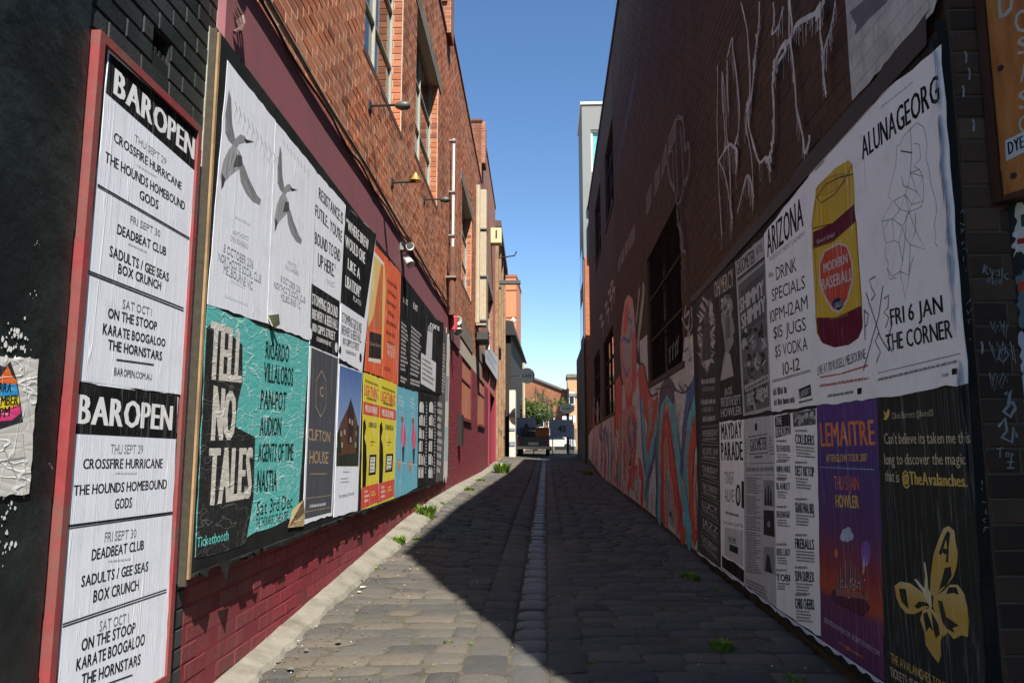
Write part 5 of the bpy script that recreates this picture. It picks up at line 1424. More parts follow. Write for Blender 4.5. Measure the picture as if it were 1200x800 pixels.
ln([(150, 660), (172, 770), (185, 675)]); ln([(95, 560), (90, 600), (105, 630), (100, 650), (110, 690), (135, 685)]); ln([(190, 100), (196, 197), (190, 275)]); ln([(155, 290), (165, 330), (180, 330)]); ln([(205, 600), (190, 640), (185, 675)]); ln([(210, 430), (212, 500)]); ln([(160, 485), (170, 530), (160, 620)]); ln([(170, 530), (175, 440), (185, 428)])
sh.T('FRI 6 JAN', (1043, 362), (1104, 345), 20, INK, .02, h2=21); sh.T('THE CORNER', (1038, 392), (1115, 373), 20, INK, .02, h2=23)
sh.line([(1029, 437), (1126, 414)], .003, GREY); sh.bars((1029, 443), (1122, 421), 4, 1, (.2, .2, .2), .9)
sh.T('frontier', (1104, 437), (1112, 435), 5, INK, 0); sh.poly([(1116, 432), (1122, 431), (1122, 438), (1116, 439)], INK)
# scrawled marker over both posters
pen = lambda pts: sh.line(pts, .006, (.05, .05, .055))
pen([(1026, 324), (1019, 328), (1022, 338), (1026, 345), (1021, 352)]); pen([(1013, 362), (1014, 398)]); pen([(1013, 364), (1018, 368), (1016, 380), (1013, 384)])
pen([(1015, 343), (1024, 370), (1032, 395), (1042, 411)]); pen([(1035, 335), (1030, 370), (1020, 405), (1012, 434)]); pen([(1036, 350), (1042, 346), (1041, 360), (1036, 366), (1042, 372), (1038, 384)]); pen([(1030, 390), (1026, 400), (1032, 412), (1027, 425)]); pen([(1046, 378), (1040, 400), (1046, 412)])
sh.done()
# lower row
sh = rposter([(820, 497), (843, 494.5), (845, 666), (817, 645)], pp((.06, .055, .055)), 'black poster of stacked white framed band names, far lower end of the right hoarding', .0006, .006)
for k in range(7):
    t0 = k / 7; ya = lerp(500, 642, t0); yb = lerp(500, 662, t0)
    sh.line([(822, ya), (842, yb - 2), (842, yb + 18), (822, ya + 16), (822, ya)], .004, (.4, .4, .4)); sh.T(('WEDNESDAY', 'ACUSTIC JAM', 'THURSDAY', 'THE COUNTRY', 'LUCY', 'JAZZ', 'SATURDAY')[k], (823, ya + 4), (841, yb + 2), 8, (.42, .42, .42), .02); sh.bars((824, ya + 13), (840, yb + 12), 3, 1, (.35, .35, .35), .9, seed=k)
sh.done()
sh = rposter([(843, 494.5), (871.5, 491), (872.5, 684), (845, 666)], RP, 'white and black poster headed MAYDAY PARADE', .0014)
sh.T('MAYDAY', (845, 496), (869, 493), 19, INK, .05, h2=20); sh.T('PARADE', (845, 518), (870, 516), 21, INK, .05, h2=23)
sh.T('TONIGHT', (849, 552), (860, 552), 15, GREY, 0); sh.T('ALIVE', (849, 572), (860, 573), 15, GREY, 0)
sh.ell(865, 580, 3, 13, INK, 16); sh.ell(865, 580, 1.8, 9, (.5, .5, .5), 16); sh.poly([(869, 563), (872, 564), (872, 596), (869, 594)], INK)
sh.bars((850, 598), (866, 602), 4, 1, GREY, .9); sh.T('THE SAMAR QUARTER', (848, 610), (871, 614), 4, GREY, 0)
sh.poly([(849, 617), (871, 621), (871, 664), (849, 650)], (.52, .52, .54)); sh.T('FROM', (854, 628), (862, 630), 7, INK, .02); sh.poly([(855, 637), (865, 641), (865, 649), (855, 645)], INK)
sh.poly([(846, 650), (852, 655), (860, 658), (872, 668), (872, 683), (846, 664)], INK)
sh.done()
sh = rposter([(871.5, 491), (907, 487), (910, 713), (872.5, 684)], pp((.46, .46, .48)), 'pale newspaper style programme poster of the GASOMETER with three small photographs', .002)
sh.ell(886, 500, 1.6, 5, DK, 10); sh.line([(877, 512), (899, 508), (900, 530), (878, 532), (877, 512)], .006, DK); sh.T('GASOMETER', (879, 514), (898, 511), 15, DK, .04); sh.bars((884, 534), (893, 533), 3, 1, DK, .9)
sh.bars((873, 514), (876, 513), 24, 6, (.2, .2, .2), .5); sh.bars((901, 511), (906, 510), 24, 6, (.2, .2, .2), .5)
sh.line([(873, 543), (908, 542)], .003, DK); sh.bars((874, 547), (906, 546), 6, 1, (.2, .2, .2), .9); sh.line([(873, 556), (908, 556)], .003, DK)
for k, (y0, n) in enumerate(((558, 7), (580, 8), (604, 6), (622, 9), (648, 8))): sh.bars((874, y0), (893, y0 + 2), n * 2.8, n, (.16, .16, .16), .55, seed=k, h2=n * 2.9)
for y0 in (562, 597, 640):
    sh.poly([(895, y0), (907, y0 + 1), (908, y0 + 32), (895, y0 + 29)], (.24, .24, .25) if y0 != 597 else DK)
for x_, y_ in ((897, 570), (900, 566), (903, 572)): sh.poly([(x_, y_), (x_ + 1.2, y_ + 4), (x_ + 2, 592), (x_ - 1, 592)], DK)
sh.poly([(899, 648), (902, 652), (905, 672), (897, 668)], DK); sh.ell(901, 614, 2, 4, (.2, .2, .2), 8); sh.bars((874, 677), (908, 692), 14, 4, (.16, .16, .16), .6, seed=8, h2=15)
sh.done()
sh = rposter([(907, 487), (957, 478), (962, 746), (910, 713)], RP, 'white gig guide poster in two columns with a black collage strip, by the purple poster', .0028)
sh.poly([(908, 488), (926, 484), (927, 508), (909, 513)], DK); sh.T('THE', (909, 489), (916, 488), 9, PL, .03); sh.T('BENDIGO', (909, 500), (926, 498), 11, PL, .04)
sh.poly([(929, 484), (956, 479), (956, 497), (930, 500)], (.10, .10, .10))
for k in range(22): sh.ell(rs.uniform(931, 955), rs.uniform(483, 496), rs.uniform(.8, 2.4), rs.uniform(1, 4), rs.choice((PL, MID, (.35, .35, .35))), 6)
HL_ = ['DEATH HUNTERS', 'ANIMAL HANDS', 'BLANKET', 'DREADNAUGHT', 'DIESEL LADY', 'TOBI']
for k, y0 in enumerate((521, 545, 565, 598, 642, 672)):
    sh.bars((910, y0 - 6), (922, y0 - 6), 3, 1, GREY, .9, seed=k); sh.T(HL_[k], (910, y0), (926, y0 + .5), 8, INK, .02); sh.bars((911, y0 + 10), (926, y0 + 11), 9, 3, (.15, .15, .15), .6, seed=k + 10)
for k, (y0, t_) in enumerate(((508, 'COLLIDERS'), (545, 'DEST RKTOP'), (588, 'GRAND FINAL BBQ'), (630, 'FIREBALLS'), (668, 'SUPA DUPLEX'), (700, 'CHRIS CHEERS'))):
    sh.bars((932, y0 - 5), (946, y0 - 5), 3, 1, GREY, .9, seed=k); sh.T(t_, (932, y0), (954, y0 + 1.5), 12, INK, .03); sh.bars((933, y0 + 14), (955, y0 + 16), 14, 4, (.15, .15, .15), .6, seed=k + 20)
sh.done()
LM = paper((0, 0, 0), 'v', 'purple_orange_print', [(0, (.09, .02, .10)), (.2, (.13, .03, .10)), (.24, (.42, .07, .03)), (.34, (.25, .03, .04)), (.5, (.09, .03, .13)), (.75, (.06, .03, .17)), (1, (.09, .03, .20))])
sh = rposter([(957, 474), (1028, 466), (1037, 798), (962, 750)], LM, 'purple and orange LEMAITRE Afterglow Tour poster with a glowing skyline', .0036)
sh.T('LEMAITRE', (961, 495), (1024, 491), 28, (.62, .17, .03), .03, h2=30); sh.T('AFTERGLOW TOUR 2017', (968, 532), (1016, 531), 9, (.62, .36, .03), .02, h2=9)
sh.line([(961, 547), (1025, 550)], .004, (.2, .35, .5)); sh.T('THU 5 JAN', (977, 557), (1006, 558), 16, (.58, .13, .03), .01); sh.T('HOWLER', (979, 579), (1006, 580), 15, (.62, .40, .03), .03)
for dx_, dy_ in ((0, 0), (4, -2), (3, 6), (-2, 5), (7, 4)): sh.ell(990 + dx_, 624 + dy_, 3.5, 5, (.35, .42, .6), 10)
sh.ell(1015, 648, 5.5, 15, (.19, .08, .38), 18); sh.poly([(1011, 660), (1013, 650), (1014, 662), (1012, 670)], (.45, .4, .5)); sh.poly([(1010, 668), (1014, 666), (1012, 673)], (.6, .3, .03)); sh.ell(980, 648, 2.6, 5, (.5, .12, .03), 10)
for k in range(22):
    x = 980 + k * 1.45; hh = (14, 26, 18, 34, 22, 44, 28, 52, 36, 60, 34, 48, 30, 56, 26, 38, 20, 30, 16, 22, 12, 10)[k] * .8
    sh.poly([(x, 690), (x + .7, 690 - hh - 3), (x + 1.4, 690 - hh * .7), (x + 1.5, 690)], ((.17, .06, .10), (.26, .12, .13), (.12, .04, .09), (.32, .2, .18))[k % 4])
sh.poly([(976, 690), (1012, 694), (1020, 712), (1010, 722), (982, 708), (974, 700)], (.10, .03, .05)); sh.poly([(980, 690), (1010, 694), (1016, 702), (980, 697)], (.28, .10, .09))
for k in range(14): sh.ell(rs.uniform(980, 1014), rs.uniform(678, 702), .8, 1.2, (.7, .4, .2), 6)
sh.T('LEMAITRE HOWLER.COM  SECRETSOUNDS.COM', (966, 722), (1031, 762), 6, (.5, .42, .5), 0, h2=6); sh.ell(994, 759, 2, 3, (.5, .12, .03), 8); sh.bars((984, 750), (1012, 768), 4, 1, (.5, .12, .03), .9)
sh.done()
LK = paper((.028, .030, .027), 'v', 'dark_olive_print')
sh = rposter([(1028, 466), (1134, 450), (1160, 884), (1038, 803)], LK, 'dark Avalanches poster with a large golden butterfly and a quoted message', .0044)
GD = paper((0, 0, 0), 'v', 'gold_print', [(0, (.50, .34, .10)), (.5, (.52, .33, .05)), (1, (.58, .46, .22))])
GT = (.55, .38, .07); GP = (.52, .44, .28)
sh.T('Olivia Barrett @livxx121', (1045, 483), (1093, 479), 8, (.38, .33, .22), 0, h2=8)
sh.poly([(1035, 480), (1038, 484), (1041, 479), (1043, 481), (1042, 487), (1039, 492), (1035, 491), (1037, 488)], GT, 'bird_emblem')
for t_, x0, y0, x1, y1, h in (('Can’t believe its taken me this', 1036, 507, 1136, 505, 13), ('long to discover the magic', 1036, 531, 1131, 530, 13), ('that is', 1037, 550, 1053, 551, 13)): sh.T(t_, (x0, y0), (x1, y1), h, GP, .008, h2=h + 1)
sh.T('@TheAvalanches.', (1057, 551), (1133, 556), 16, GT, .05, h2=14)
sc_ = lambda P_: [(950 + x * .3, 560 + y * .3) for x, y in P_]
W_up = [(467, 450), (470, 380), (480, 300), (500, 240), (520, 195), (540, 186), (562, 205), (566, 245), (575, 290), (572, 340), (558, 385), (535, 415), (510, 440), (485, 465)]
W_rt = [(480, 465), (520, 440), (545, 415), (575, 415), (600, 450), (612, 500), (618, 560), (615, 620), (590, 612), (560, 628), (535, 600), (520, 620), (500, 560), (478, 500)]
W_lf = [(460, 465), (430, 440), (390, 410), (350, 403), (328, 420), (335, 465), (350, 500), (375, 528), (405, 530), (440, 515), (465, 500)]
W_lo = [(470, 505), (440, 515), (428, 550), (445, 600), (450, 650), (475, 690), (500, 722), (510, 690), (508, 640), (518, 600), (500, 540)]
for w_ in (W_up, W_rt, W_lf, W_lo): sh.poly(sc_(w_), GD, 'butterfly_wing')
sh.poly(sc_([(405, 395), (412, 392), (445, 430), (448, 380), (442, 330), (448, 327), (456, 380), (460, 430), (470, 450), (475, 500), (465, 510), (450, 470), (440, 445)]), (.60, .52, .33), 'butterfly_body')
DKO = LK
for P_ in ([(535, 205), (546, 215), (540, 270), (538, 330), (528, 325), (532, 300), (515, 290), (510, 300), (500, 295), (522, 230)], [(500, 440), (512, 400), (525, 350), (548, 345), (552, 380), (530, 420), (515, 425)],
           [(530, 452), (540, 425), (570, 425), (580, 455), (560, 448)], [(345, 430), (372, 432), (378, 470), (385, 510), (372, 500), (355, 480)], [(405, 500), (425, 480), (455, 485), (468, 500), (440, 498), (420, 510)],
           [(498, 475), (515, 480), (530, 540), (580, 575), (555, 585), (565, 605), (530, 585), (515, 560), (505, 520)], [(440, 530), (455, 520), (470, 560), (480, 600), (465, 580), (452, 600)], [(472, 520), (500, 570), (505, 610), (490, 625), (480, 590)]):
    sh.poly(sc_(P_), DKO, 'butterfly_marking')
sh.poly(sc_([(525, 255), (531, 240), (534, 275), (520, 275)]), GD, 'butterfly_wing')
sh.T('THE AVALANCHES TOUR', (1044, 764), (1110, 800), 11, (.52, .36, .07), .02, h2=11); sh.T('TICKETS: SECRETSOUNDS', (1043, 780), (1110, 818), 11, GP, .02, h2=11)
sh.done()
# ragged pasted lower edge hanging below the lower row
b = MB(); rs = random.Random(2); q = [(817, 645), (845, 666), (872, 684), (910, 713), (962, 749), (1037, 800)]
for (xa, ya), (xb, yb) in zip(q, q[1:]):
    n_ = max(3, int((xb - xa) / 4))
    for k in range(n_):
        u0, u1 = k / n_, (k + 1) / n_
        a_ = RW.px(lerp(xa, xb, u0), lerp(ya, yb, u0), RO + .006); c_ = RW.px(lerp(xa, xb, u1), lerp(ya, yb, u1), RO + .006)
        h0, h1 = .014 + .010 * math.sin(k * 1.7 + xa), .014 + .010 * math.sin((k + 1) * 1.7 + xa)
        b.mesh([RW.P(a_[0], a_[1], RO + .0065), RW.P(c_[0], c_[1], RO + .0065), RW.P(c_[0], c_[1] - h1, RO + .010), RW.P(a_[0], a_[1] - h0, RO + .010)], [(0, 1, 2, 3)])
b.build('curled_paper_edge', plain('bluish_paper_edge', (.5, .52, .58), .7), hr)

# ------------------------------------------------------------------ RIGHT: things on the corner
def ctag(pts_list, label, col=(.42, .46, .50), w=.0045):
    b = MB()
    for pts in pts_list: tagline(CR, b, pts, w, .0088)
    return b
words = ctag([[(1152, 320), (1154, 310), (1157, 313), (1154, 317), (1158, 322)], [(1160, 314), (1162, 320), (1165, 314), (1162, 326)], [(1167, 318), (1171, 316), (1171, 324), (1167, 322)], [(1174, 314), (1174, 328), (1180, 320), (1175, 322), (1181, 328)],
               [(1157, 327), (1160, 325), (1160, 331), (1157, 330), (1157, 327)], [(1163, 325), (1163, 334), (1168, 328), (1163, 330), (1168, 334)], [(1171, 328), (1174, 329), (1173, 333), (1170, 332), (1171, 328)]], '')
for (y0, hh, n_, ww) in ((376, 20, 7, 22), (400, 26, 8, 30), (436, 20, 6, 22)):
    rs = random.Random(y0); x = 1160; P_ = []
    for k in range(n_): P_.append((x + rs.uniform(-2, 2), y0 + (hh if k % 2 else 0) * rs.uniform(.4, 1))); x += ww / n_
    tagline(CR, words, P_, .0035, .0088)
    tagline(CR, words, [(p_[0] + 3, p_[1] + 4) for p_ in P_[::-1]], .003, .0088)
tagline(CR, words, [(1172, 410), (1170, 420), (1176, 424), (1182, 416), (1178, 408), (1172, 410)], .005, .0088)
tagline(CR, words, [(1178, 462), (1184, 455), (1182, 475), (1176, 482), (1184, 488), (1190, 478), (1186, 470)], .012, .0088); tagline(CR, words, [(1170, 500), (1178, 490), (1180, 505), (1174, 512), (1186, 518), (1188, 500), (1192, 512)], .010, .0088)
tagline(CR, words, [(1168, 526), (1176, 524)], .004, .0088); tagline(CR, words, [(1172, 525), (1172, 536)], .004, .0088); words2 = [[(1179, 530), (1182, 530), (1182, 535), (1179, 535), (1179, 530)], [(1185, 540), (1185, 530), (1188, 532), (1185, 535)], [(1180, 541), (1188, 541)], [(1184, 541), (1184, 548)], [(1180, 548), (1189, 548)]]
for p_ in words2: tagline(CR, words, p_, .004, .0088)
for (x_, y_) in ((1135, 80), (1140, 140), (1128, 100), (1150, 400), (1131, 60)):
    tagline(CR, words, [(x_, y_), (x_ + 1.5, y_ + 5), (x_ + 1, y_ + 14)], .007, .0088)
words.build('scrawled_tags', wallpaint((.30, .33, .36)), cr_w)['kind'] = 'stuff'
# orange timber sign set at a slant on the corner
sy = cyr - .05
pS = at_y(1166, 120, sy)
dS = Vector((.40, -.917, 0)); nS = Vector((-.917, -.40, 0))
SP = Free((pS.x, pS.y, 0), dS, nS)
sg = thing('timber_sign', 'orange stained timber shop sign with pale carved lettering fixed slanting on the corner', 'sign', SP.P(.3, SP.px(1173, 232)[1], -.03))
zb_, zt_ = SP.px(1173, 230)[1], SP.px(1155, 0)[1] + .5
OW_m, nt, bs, nn, lk = nodes('orange_varnished_wood')
p = pos(nn); w_ = noise(nn, lk, scaled(nn, lk, p, (6, 6, 1.2)), 1.6, 7, .65)
lk(ramp(nn, lk, w_, [(.3, (.16, .045, .015)), (.5, (.40, .14, .035)), (.7, (.52, .22, .06))]), bs.inputs['Base Color']); bs.inputs['Roughness'].default_value = .35
lk(bump(nn, lk, w_, .2, .01), bs.inputs['Normal'])
MB().slab(SP, -.0, 1.0, zb_, zt_, -.04, .0).build('board', OW_m, sg)
MB().slab(SP, -.035, -.002, zb_ - .02, zt_, -.05, .012).build('frame_rail', plain('dark_varnished_wood', (.06, .022, .012), .5), sg)
MB().slab(SP, .0, 1.0, zb_ - .022, zb_ - .002, -.05, .008).build('frame_rail', MATS['dark_varnished_wood'], sg)
for x_, y_ in ((1173, 80), (1188, 206)):
    s_, z_ = SP.px(x_, y_); MB().lathe(SP.P(s_, z_, 0), nS, [(0, .012), (.004, .011), (.005, .001)], 8).build('screw', BLKMET, sg)
t_ = Sheet(SP, .001, [(1172, -20), (1215, -20), (1215, 200), (1172, 200)], OW_m, '', parent=sg, skirt=False, name='carved_face', wav=0, torn=0)
SGN = plain('pale_carved_letters', (.42, .40, .36), .5)
for ch, x0, x1, y0, h in (('D', 1168, 1186, -14, 38), ('O', 1188, 1206, 14, 28), ('S', 1192, 1206, 46, 20), ('A', 1194, 1208, 76, 22), ('S', 1193, 1208, 108, 22), ('O', 1193, 1208, 138, 20)):
    t_.T(ch, (x0, y0), (x1, y0 - 6), h, SGN, .02, name='carved_letter')
t_.poly([(1178, 165), (1204, 152), (1205, 176), (1179, 189)], plain('white_label', (.5, .54, .56), .5), 'label')
t_.T('DYE', (1181, 167), (1199, 158), 15, INK, .06); t_.done()
fb = thing('flyer_board', 'dark board with torn pale flyers beneath the orange timber sign at the right edge', 'board', SP.P(.3, 1.0, -.08))
zf0, zf1 = SP.px(1185, 490, -.05)[1], SP.px(1178, 236, -.05)[1]
sF = SP.px(1180, 300, -.05)[0]
MB().slab(SP, sF, 1.0, zf0, zf1, -.09, -.05).build('board', plain('dark_green_board', (.02, .03, .03), .5), fb)
f_ = Sheet(SP, -.046, [(1190, 244), (1215, 236), (1215, 300), (1188, 296)], TORN, '', parent=fb, name='flyer', torn=.012); f_.poly([(1192, 280), (1215, 276), (1215, 284), (1192, 286)], (.4, .03, .02)); f_.poly([(1196, 252), (1215, 246), (1215, 262), (1197, 266)], (.05, .08, .07)); f_.done()
f_ = Sheet(SP, -.046, [(1192, 320), (1215, 316), (1216, 380), (1193, 386)], paper((.12, .17, .20), 'v'), '', parent=fb, name='flyer', torn=.012); f_.poly([(1193, 330), (1215, 326), (1215, 338), (1193, 342)], (.45, .06, .03)); f_.done()
f_ = Sheet(SP, -.046, [(1195, 388), (1215, 384), (1216, 500), (1200, 504)], paper((.45, .50, .60), 'v'), '', parent=fb, name='flyer', torn=.012); f_.done()

# ------------------------------------------------------------------ BACKGROUND
X33 = at_y(684, 300, 33).x
mb = thing('grey_apartment_block', 'modern grey rendered apartment block with teal window and orange brick base beyond the lane', 'building', (X33 + 3, 36, EYE - .8))
GREYR = plain('grey_render', (.22, .225, .21), .8, var=.06, bstr=.1)
zt = at_y(684, 123, 33).z; zm = at_y(690, 302, 33).z
wz0, wz1 = at_y(692, 201, 33).z, at_y(692, 152, 33).z
wx0 = at_y(692.5, 170, 33).x; wx1 = wx0 + 1.5
b = MB(); b.box(X33, wx0, 33, 36.5, zm, zt).box(wx1, X33 + 7, 33, 36.5, zm, zt).box(wx0, wx1, 33, 36.5, zm, wz0).box(wx0, wx1, 33, 36.5, wz1, zt).box(wx0, wx1, 33.5, 36.5, wz0, wz1)
b.build('upper_wall', GREYR, mb)
w_ = MB().box(wx0, wx1, 33.10, 33.16, wz0, wz0 + .08).box(wx0, wx1, 33.10, 33.16, wz1 - .08, wz1).box(wx0, wx0 + .08, 33.10, 33.16, wz0 + .08, wz1 - .08).box(wx0 + .7, wx0 + .76, 33.10, 33.16, wz0 + .08, wz1 - .08).box(wx1 - .08, wx1, 33.10, 33.16, wz0 + .08, wz1 - .08).build('window', WHITEP, mb)
MB().box(wx0 + .08, wx1 - .08, 33.17, 33.2, wz0 + .08, wz1 - .08).build('pane', plain('teal_blind_glass', (.16, .42, .40), .2), w_)
MB().box(X33 - .06, X33 + 7.05, 32.94, 36.55, zt + .002, zt + .12).build('coping', WHITEP, mb)
bz0, bz1 = at_y(695, 227, 33).z, at_y(695, 217, 33).z
MB().box(X33 + .45, X33 + 2.5, 32.2, 32.997, bz0, bz1).build('balcony', plain('pale_balcony', (.4, .4, .38), .7), mb)
MB().box(X33 + .25, X33 + 3, 32.7, 32.997, zm + .05, zm + 1.7).build('louvre_panel', GREYR, mb)
for k in range(2): MB().box(X33 + .3, X33 + 2.9, 32.66, 32.697, zm + .1 + k * .85, zm + .8 + k * .85).build('louvre', plain('grey_louvre', (.17, .175, .17), .6), mb)
OB = farbrick('orange_block_brick', (.42, .12, .05), (.50, .17, .07), (.36, .18, .10), stain=(.3, .09, .05))
MB().box(X33 + .032, X33 + 7, 32.98, 36.4, EYE - 1.2, zm - .002).build('base_wall', OB, mb)
MB().box(X33 - .05, X33 + .03, 32.9, 41, EYE - 1.2, EYE + 4.6).build('dark_side_wall', plain('dark_teal_panel', (.025, .04, .045), .6), mb)
MB().box(X33 - .02, X33 + .03, 33.05, 36.4, EYE + 4.602, zm).build('side_wall', GREYR, mb)
for z_ in (4.9, 7.3): MB().box(X33 - .045, X33 - .021, 33.3, 35.6, EYE + z_, EYE + z_ + 1.5).build('window', glass('far_glass', (.05, .07, .08)), mb)
# narrow brick building on the left, beyond the warehouse
nbld = thing('terrace_building', 'old brown brick building with pale rendered piers beyond the maroon doorway', 'building', LW.P(37, EYE - .8, -1))
hs = [(34.0, 35.0, EYE + 4.6, EYE + 6.8), (36.2, 37.2, EYE + 4.6, EYE + 6.8), (38.6, 39.6, EYE + 4.6, EYE + 6.8), (34.0, 35.0, EYE + .8, EYE + 2.6), (37, 38, EYE + .8, EYE + 2.6)]
OLDB = farbrick('old_brown_brick', (.30, .11, .05), (.38, .17, .08), (.32, .25, .17), stain=(.16, .09, .05))
backing('wall', LW, 32.52, 42, -.2, EYE + 9.6, OLDB, nbld, holes=hs, depth=6, off=.03)
for h_ in hs:
    window(LW, h_, nbld, 1, (.5,), WHITEP, off=-.12)
    MB().slab(LW, h_[0] - .12, h_[1] + .12, h_[2] - .14, h_[2] - .003, .0, .10).build('sill', CONC, nbld)
for x_ in (32.6, 35.4, 38.2, 41.2): MB().slab(LW, x_, x_ + .5, -.2, EYE + 9.55, .031, .14).build('rendered_pier', plain('stained_render', (.30, .19, .11), .9, dirt=(.2, .10, .05)), nbld)
MB().slab(LW, 32.5, 42.05, EYE + 9.602, EYE + 9.9, -.4, .25).build('cornice', plain('dark_cornice', (.10, .06, .045), .8), nbld)
MB().slab(LW, 41.6, 42.0, EYE + 9.9, EYE + 10.7, -.4, .1).build('chimney', OLDB, nbld)
MB().slab(LW, 33.2, 33.5, EYE + 7.2, EYE + 7.35, .15, 1.1).build('bracket_lamp', GREYL, nbld)
MB().tube([LW.P(34.5, EYE + 8.7, .1), LW.P(34.5, EYE + 8.8, .8), LW.P(34.5, EYE + 9.0, .9)], .03, 6).build('hook', BLKMET, nbld)
# white painted post
wp = thing('painted_wall_pier', 'bright white painted wall pier with faded blue signs at the far left of the lane', 'pier', at_y(600, 530, 40.4) )
xA, xB = at_y(597, 490, 40.5).x, at_y(604, 490, 40.5).x
za_, zb_ = at_y(600, 531, 40.5).z, at_y(600, 457, 40.5).z
MB().box(xA, xB, 40.4, 41.6, za_ - .3, zb_).build('shaft', plain('bright_white_render', (.62, .58, .48), .8, dirt=(.6, .55, .45)), wp)
for zz, hh in ((486, 5), (503, 3), (520, 5)):
    c_ = at_y(600, zz, 40.37); MB().box(c_.x - .13, c_.x + .16, 40.36, 40.397, c_.z - hh * .02, c_.z + hh * .025).build('painted_badge', plain('faded_blue_badge', (.20, .24, .28), .7), wp)
# dark gabled building further left
dg_ = thing('dark_gabled_building', 'dark low building with a black eave beyond the white pier', 'building', (-3.5, 50, EYE - .5))
xd = -1.95
b = MB(); b.hexa([(xd - 4, 42.5, .3), (xd, 42.5, .3), (xd, 68, .3), (xd - 4, 68, .3)], [(xd - 4, 42.5, EYE + 6.2), (xd, 42.5, EYE + 6.2), (xd, 68, EYE + 7.4), (xd - 4, 68, EYE + 7.4)])
b.build('wall', plain('sooty_rendered_wall', (.03, .024, .019), .85), dg_)
b = MB(); b.hexa([(xd - 4.2, 42.2, EYE + 6.2), (xd + .28, 42.2, EYE + 6.21), (xd + .28, 68.3, EYE + 7.41), (xd - 4.2, 68.3, EYE + 7.4)], [(xd - 4.2, 42.2, EYE + 7.5), (xd + .12, 42.2, EYE + 7.0), (xd + .12, 68.3, EYE + 7.9), (xd - 4.2, 68.3, EYE + 8.2)])
b.build('eave', plain('black_eave', (.025, .022, .02), .7), dg_)
MB().tube([at_y(614, 528, 52), at_y(613.4, 425, 52)], .10, 8).build('downpipe', CREAM, dg_)
MB().lathe(at_y(601.5, 378, 42.6), (0, 0, 1), [(0, .12), (.1, .16), (.22, .1), (.3, .02)], 10).build('finial', WHITEP, dg_)
# orange tower
xa, xb, xc = at_y(596, 400, 110).x, at_y(605, 400, 110).x, at_y(609.5, 400, 118).x
tw = thing('orange_tower', 'plain orange rendered tower block rising behind the brown brick building', 'building', ((xa + xb) / 2, 112, .5))
ztw = at_y(600, 325, 110).z
OT = plain('orange_render', (.56, .20, .09), .8, var=.08)
MB().hexa([(xa - 3, 110, .3), (xb, 110, .3), (xc, 122, .3), (xa - 3, 122, .3)], [(xa - 3, 110, ztw), (xb, 110, ztw), (xc, 122, ztw), (xa - 3, 122, ztw)]).build('shaft', OT, tw)
MB().hexa([(xa - 3.1, 109.9, ztw + .01), (xb + .1, 109.9, ztw + .01), (xc + .1, 122, ztw + .01), (xa - 3.1, 122, ztw + .01)], [(xa - 3.1, 109.9, ztw + .4), (xb + .1, 109.9, ztw + .4), (xc + .1, 122, ztw + .4), (xa - 3.1, 122, ztw + .4)]).build('coping', plain('dark_orange_trim', (.30, .10, .05), .7), tw)
for zz in (340, 372, 404):
    c_ = at_y(602, zz, 109.95); MB().box(c_.x - 1.1, c_.x + .9, 109.9, 109.99, c_.z, c_.z + .12).build('joint', MATS['dark_orange_trim'], tw)
# brick gable at the end
YG = 84
gp = [at_y(x, y, YG) for x, y in ((604, 545), (604, 442), (622, 443), (668, 461), (668, 545))]
gb = thing('brick_gable_building', 'orange brick building with a sloping gable across the street at the end of the lane', 'building', ((gp[0].x + gp[4].x) / 2, YG + 3, .6))
GBm = farbrick('gable_brick', (.27, .085, .035), (.33, .13, .06), (.24, .14, .09), stain=(.12, .07, .035))
MB().mesh([(q_.x, YG, q_.z) for q_ in gp] + [(q_.x, YG + 9, q_.z) for q_ in gp], [(0, 1, 2, 3, 4), (9, 8, 7, 6, 5)] + [(i, (i + 1) % 5, 5 + (i + 1) % 5, 5 + i) for i in range(5)]).build('wall', GBm, gb)
b = MB()
for (a_, c_) in ((gp[1], gp[2]), (gp[2], gp[3])):
    b.hexa([(a_.x, YG - .25, a_.z), (c_.x, YG - .25, c_.z), (c_.x, YG + 9.1, c_.z), (a_.x, YG + 9.1, a_.z)], [(a_.x, YG - .25, a_.z + .25), (c_.x, YG - .25, c_.z + .25), (c_.x, YG + 9.1, c_.z + .25), (a_.x, YG + 9.1, a_.z + .25)])
b.build('barge_board', plain('dark_grey_roof', (.12, .12, .11), .7), gb)
for x_, y_ in ((625, 488), (634, 492), (646, 494)):
    q_ = at_y(x_, y_, YG); w_ = MB().box(q_.x - .35, q_.x + .35, YG - .06, YG - .003, q_.z - .8, q_.z + .5).build('window', WHITEP, gb); MB().box(q_.x - .27, q_.x + .27, YG - .09, YG - .062, q_.z - .7, q_.z + .4).build('pane', GLASS, w_)
q0, q1 = at_y(666, 545, 80), at_y(678, 442, 80)
tb = thing('brick_tower_house', 'pale orange brick block with a flat top at the right end of the far street', 'building', ((q0.x + q1.x) / 2, 82, .6))
MB().box(q0.x, q1.x + 3, 80, 83.9, .3, q1.z).build('wall', farbrick('pale_orange_brick', (.50, .26, .12), (.58, .34, .18), (.45, .34, .22), stain=(.35, .2, .1)), tb)
MB().box(q0.x - .1, q1.x + 3.1, 79.8, 83.95, q1.z + .003, q1.z + .35).build('coping', CONC, tb)
MB().box(q0.x - .1, q1.x + 3.1, 79.85, 79.997, q1.z - 2.0, q1.z - 1.7).build('string_course', CONC, tb)
for x_, y_ in ((670, 465),):
    q_ = at_y(x_, y_, 80); w_ = MB().box(q_.x - .3, q_.x + .3, 79.93, 79.996, q_.z - .8, q_.z + .5).build('window', WHITEP, tb); MB().box(q_.x - .22, q_.x + .22, 79.9, 79.928, q_.z - .7, q_.z + .4).build('pane', GLASS, w_)
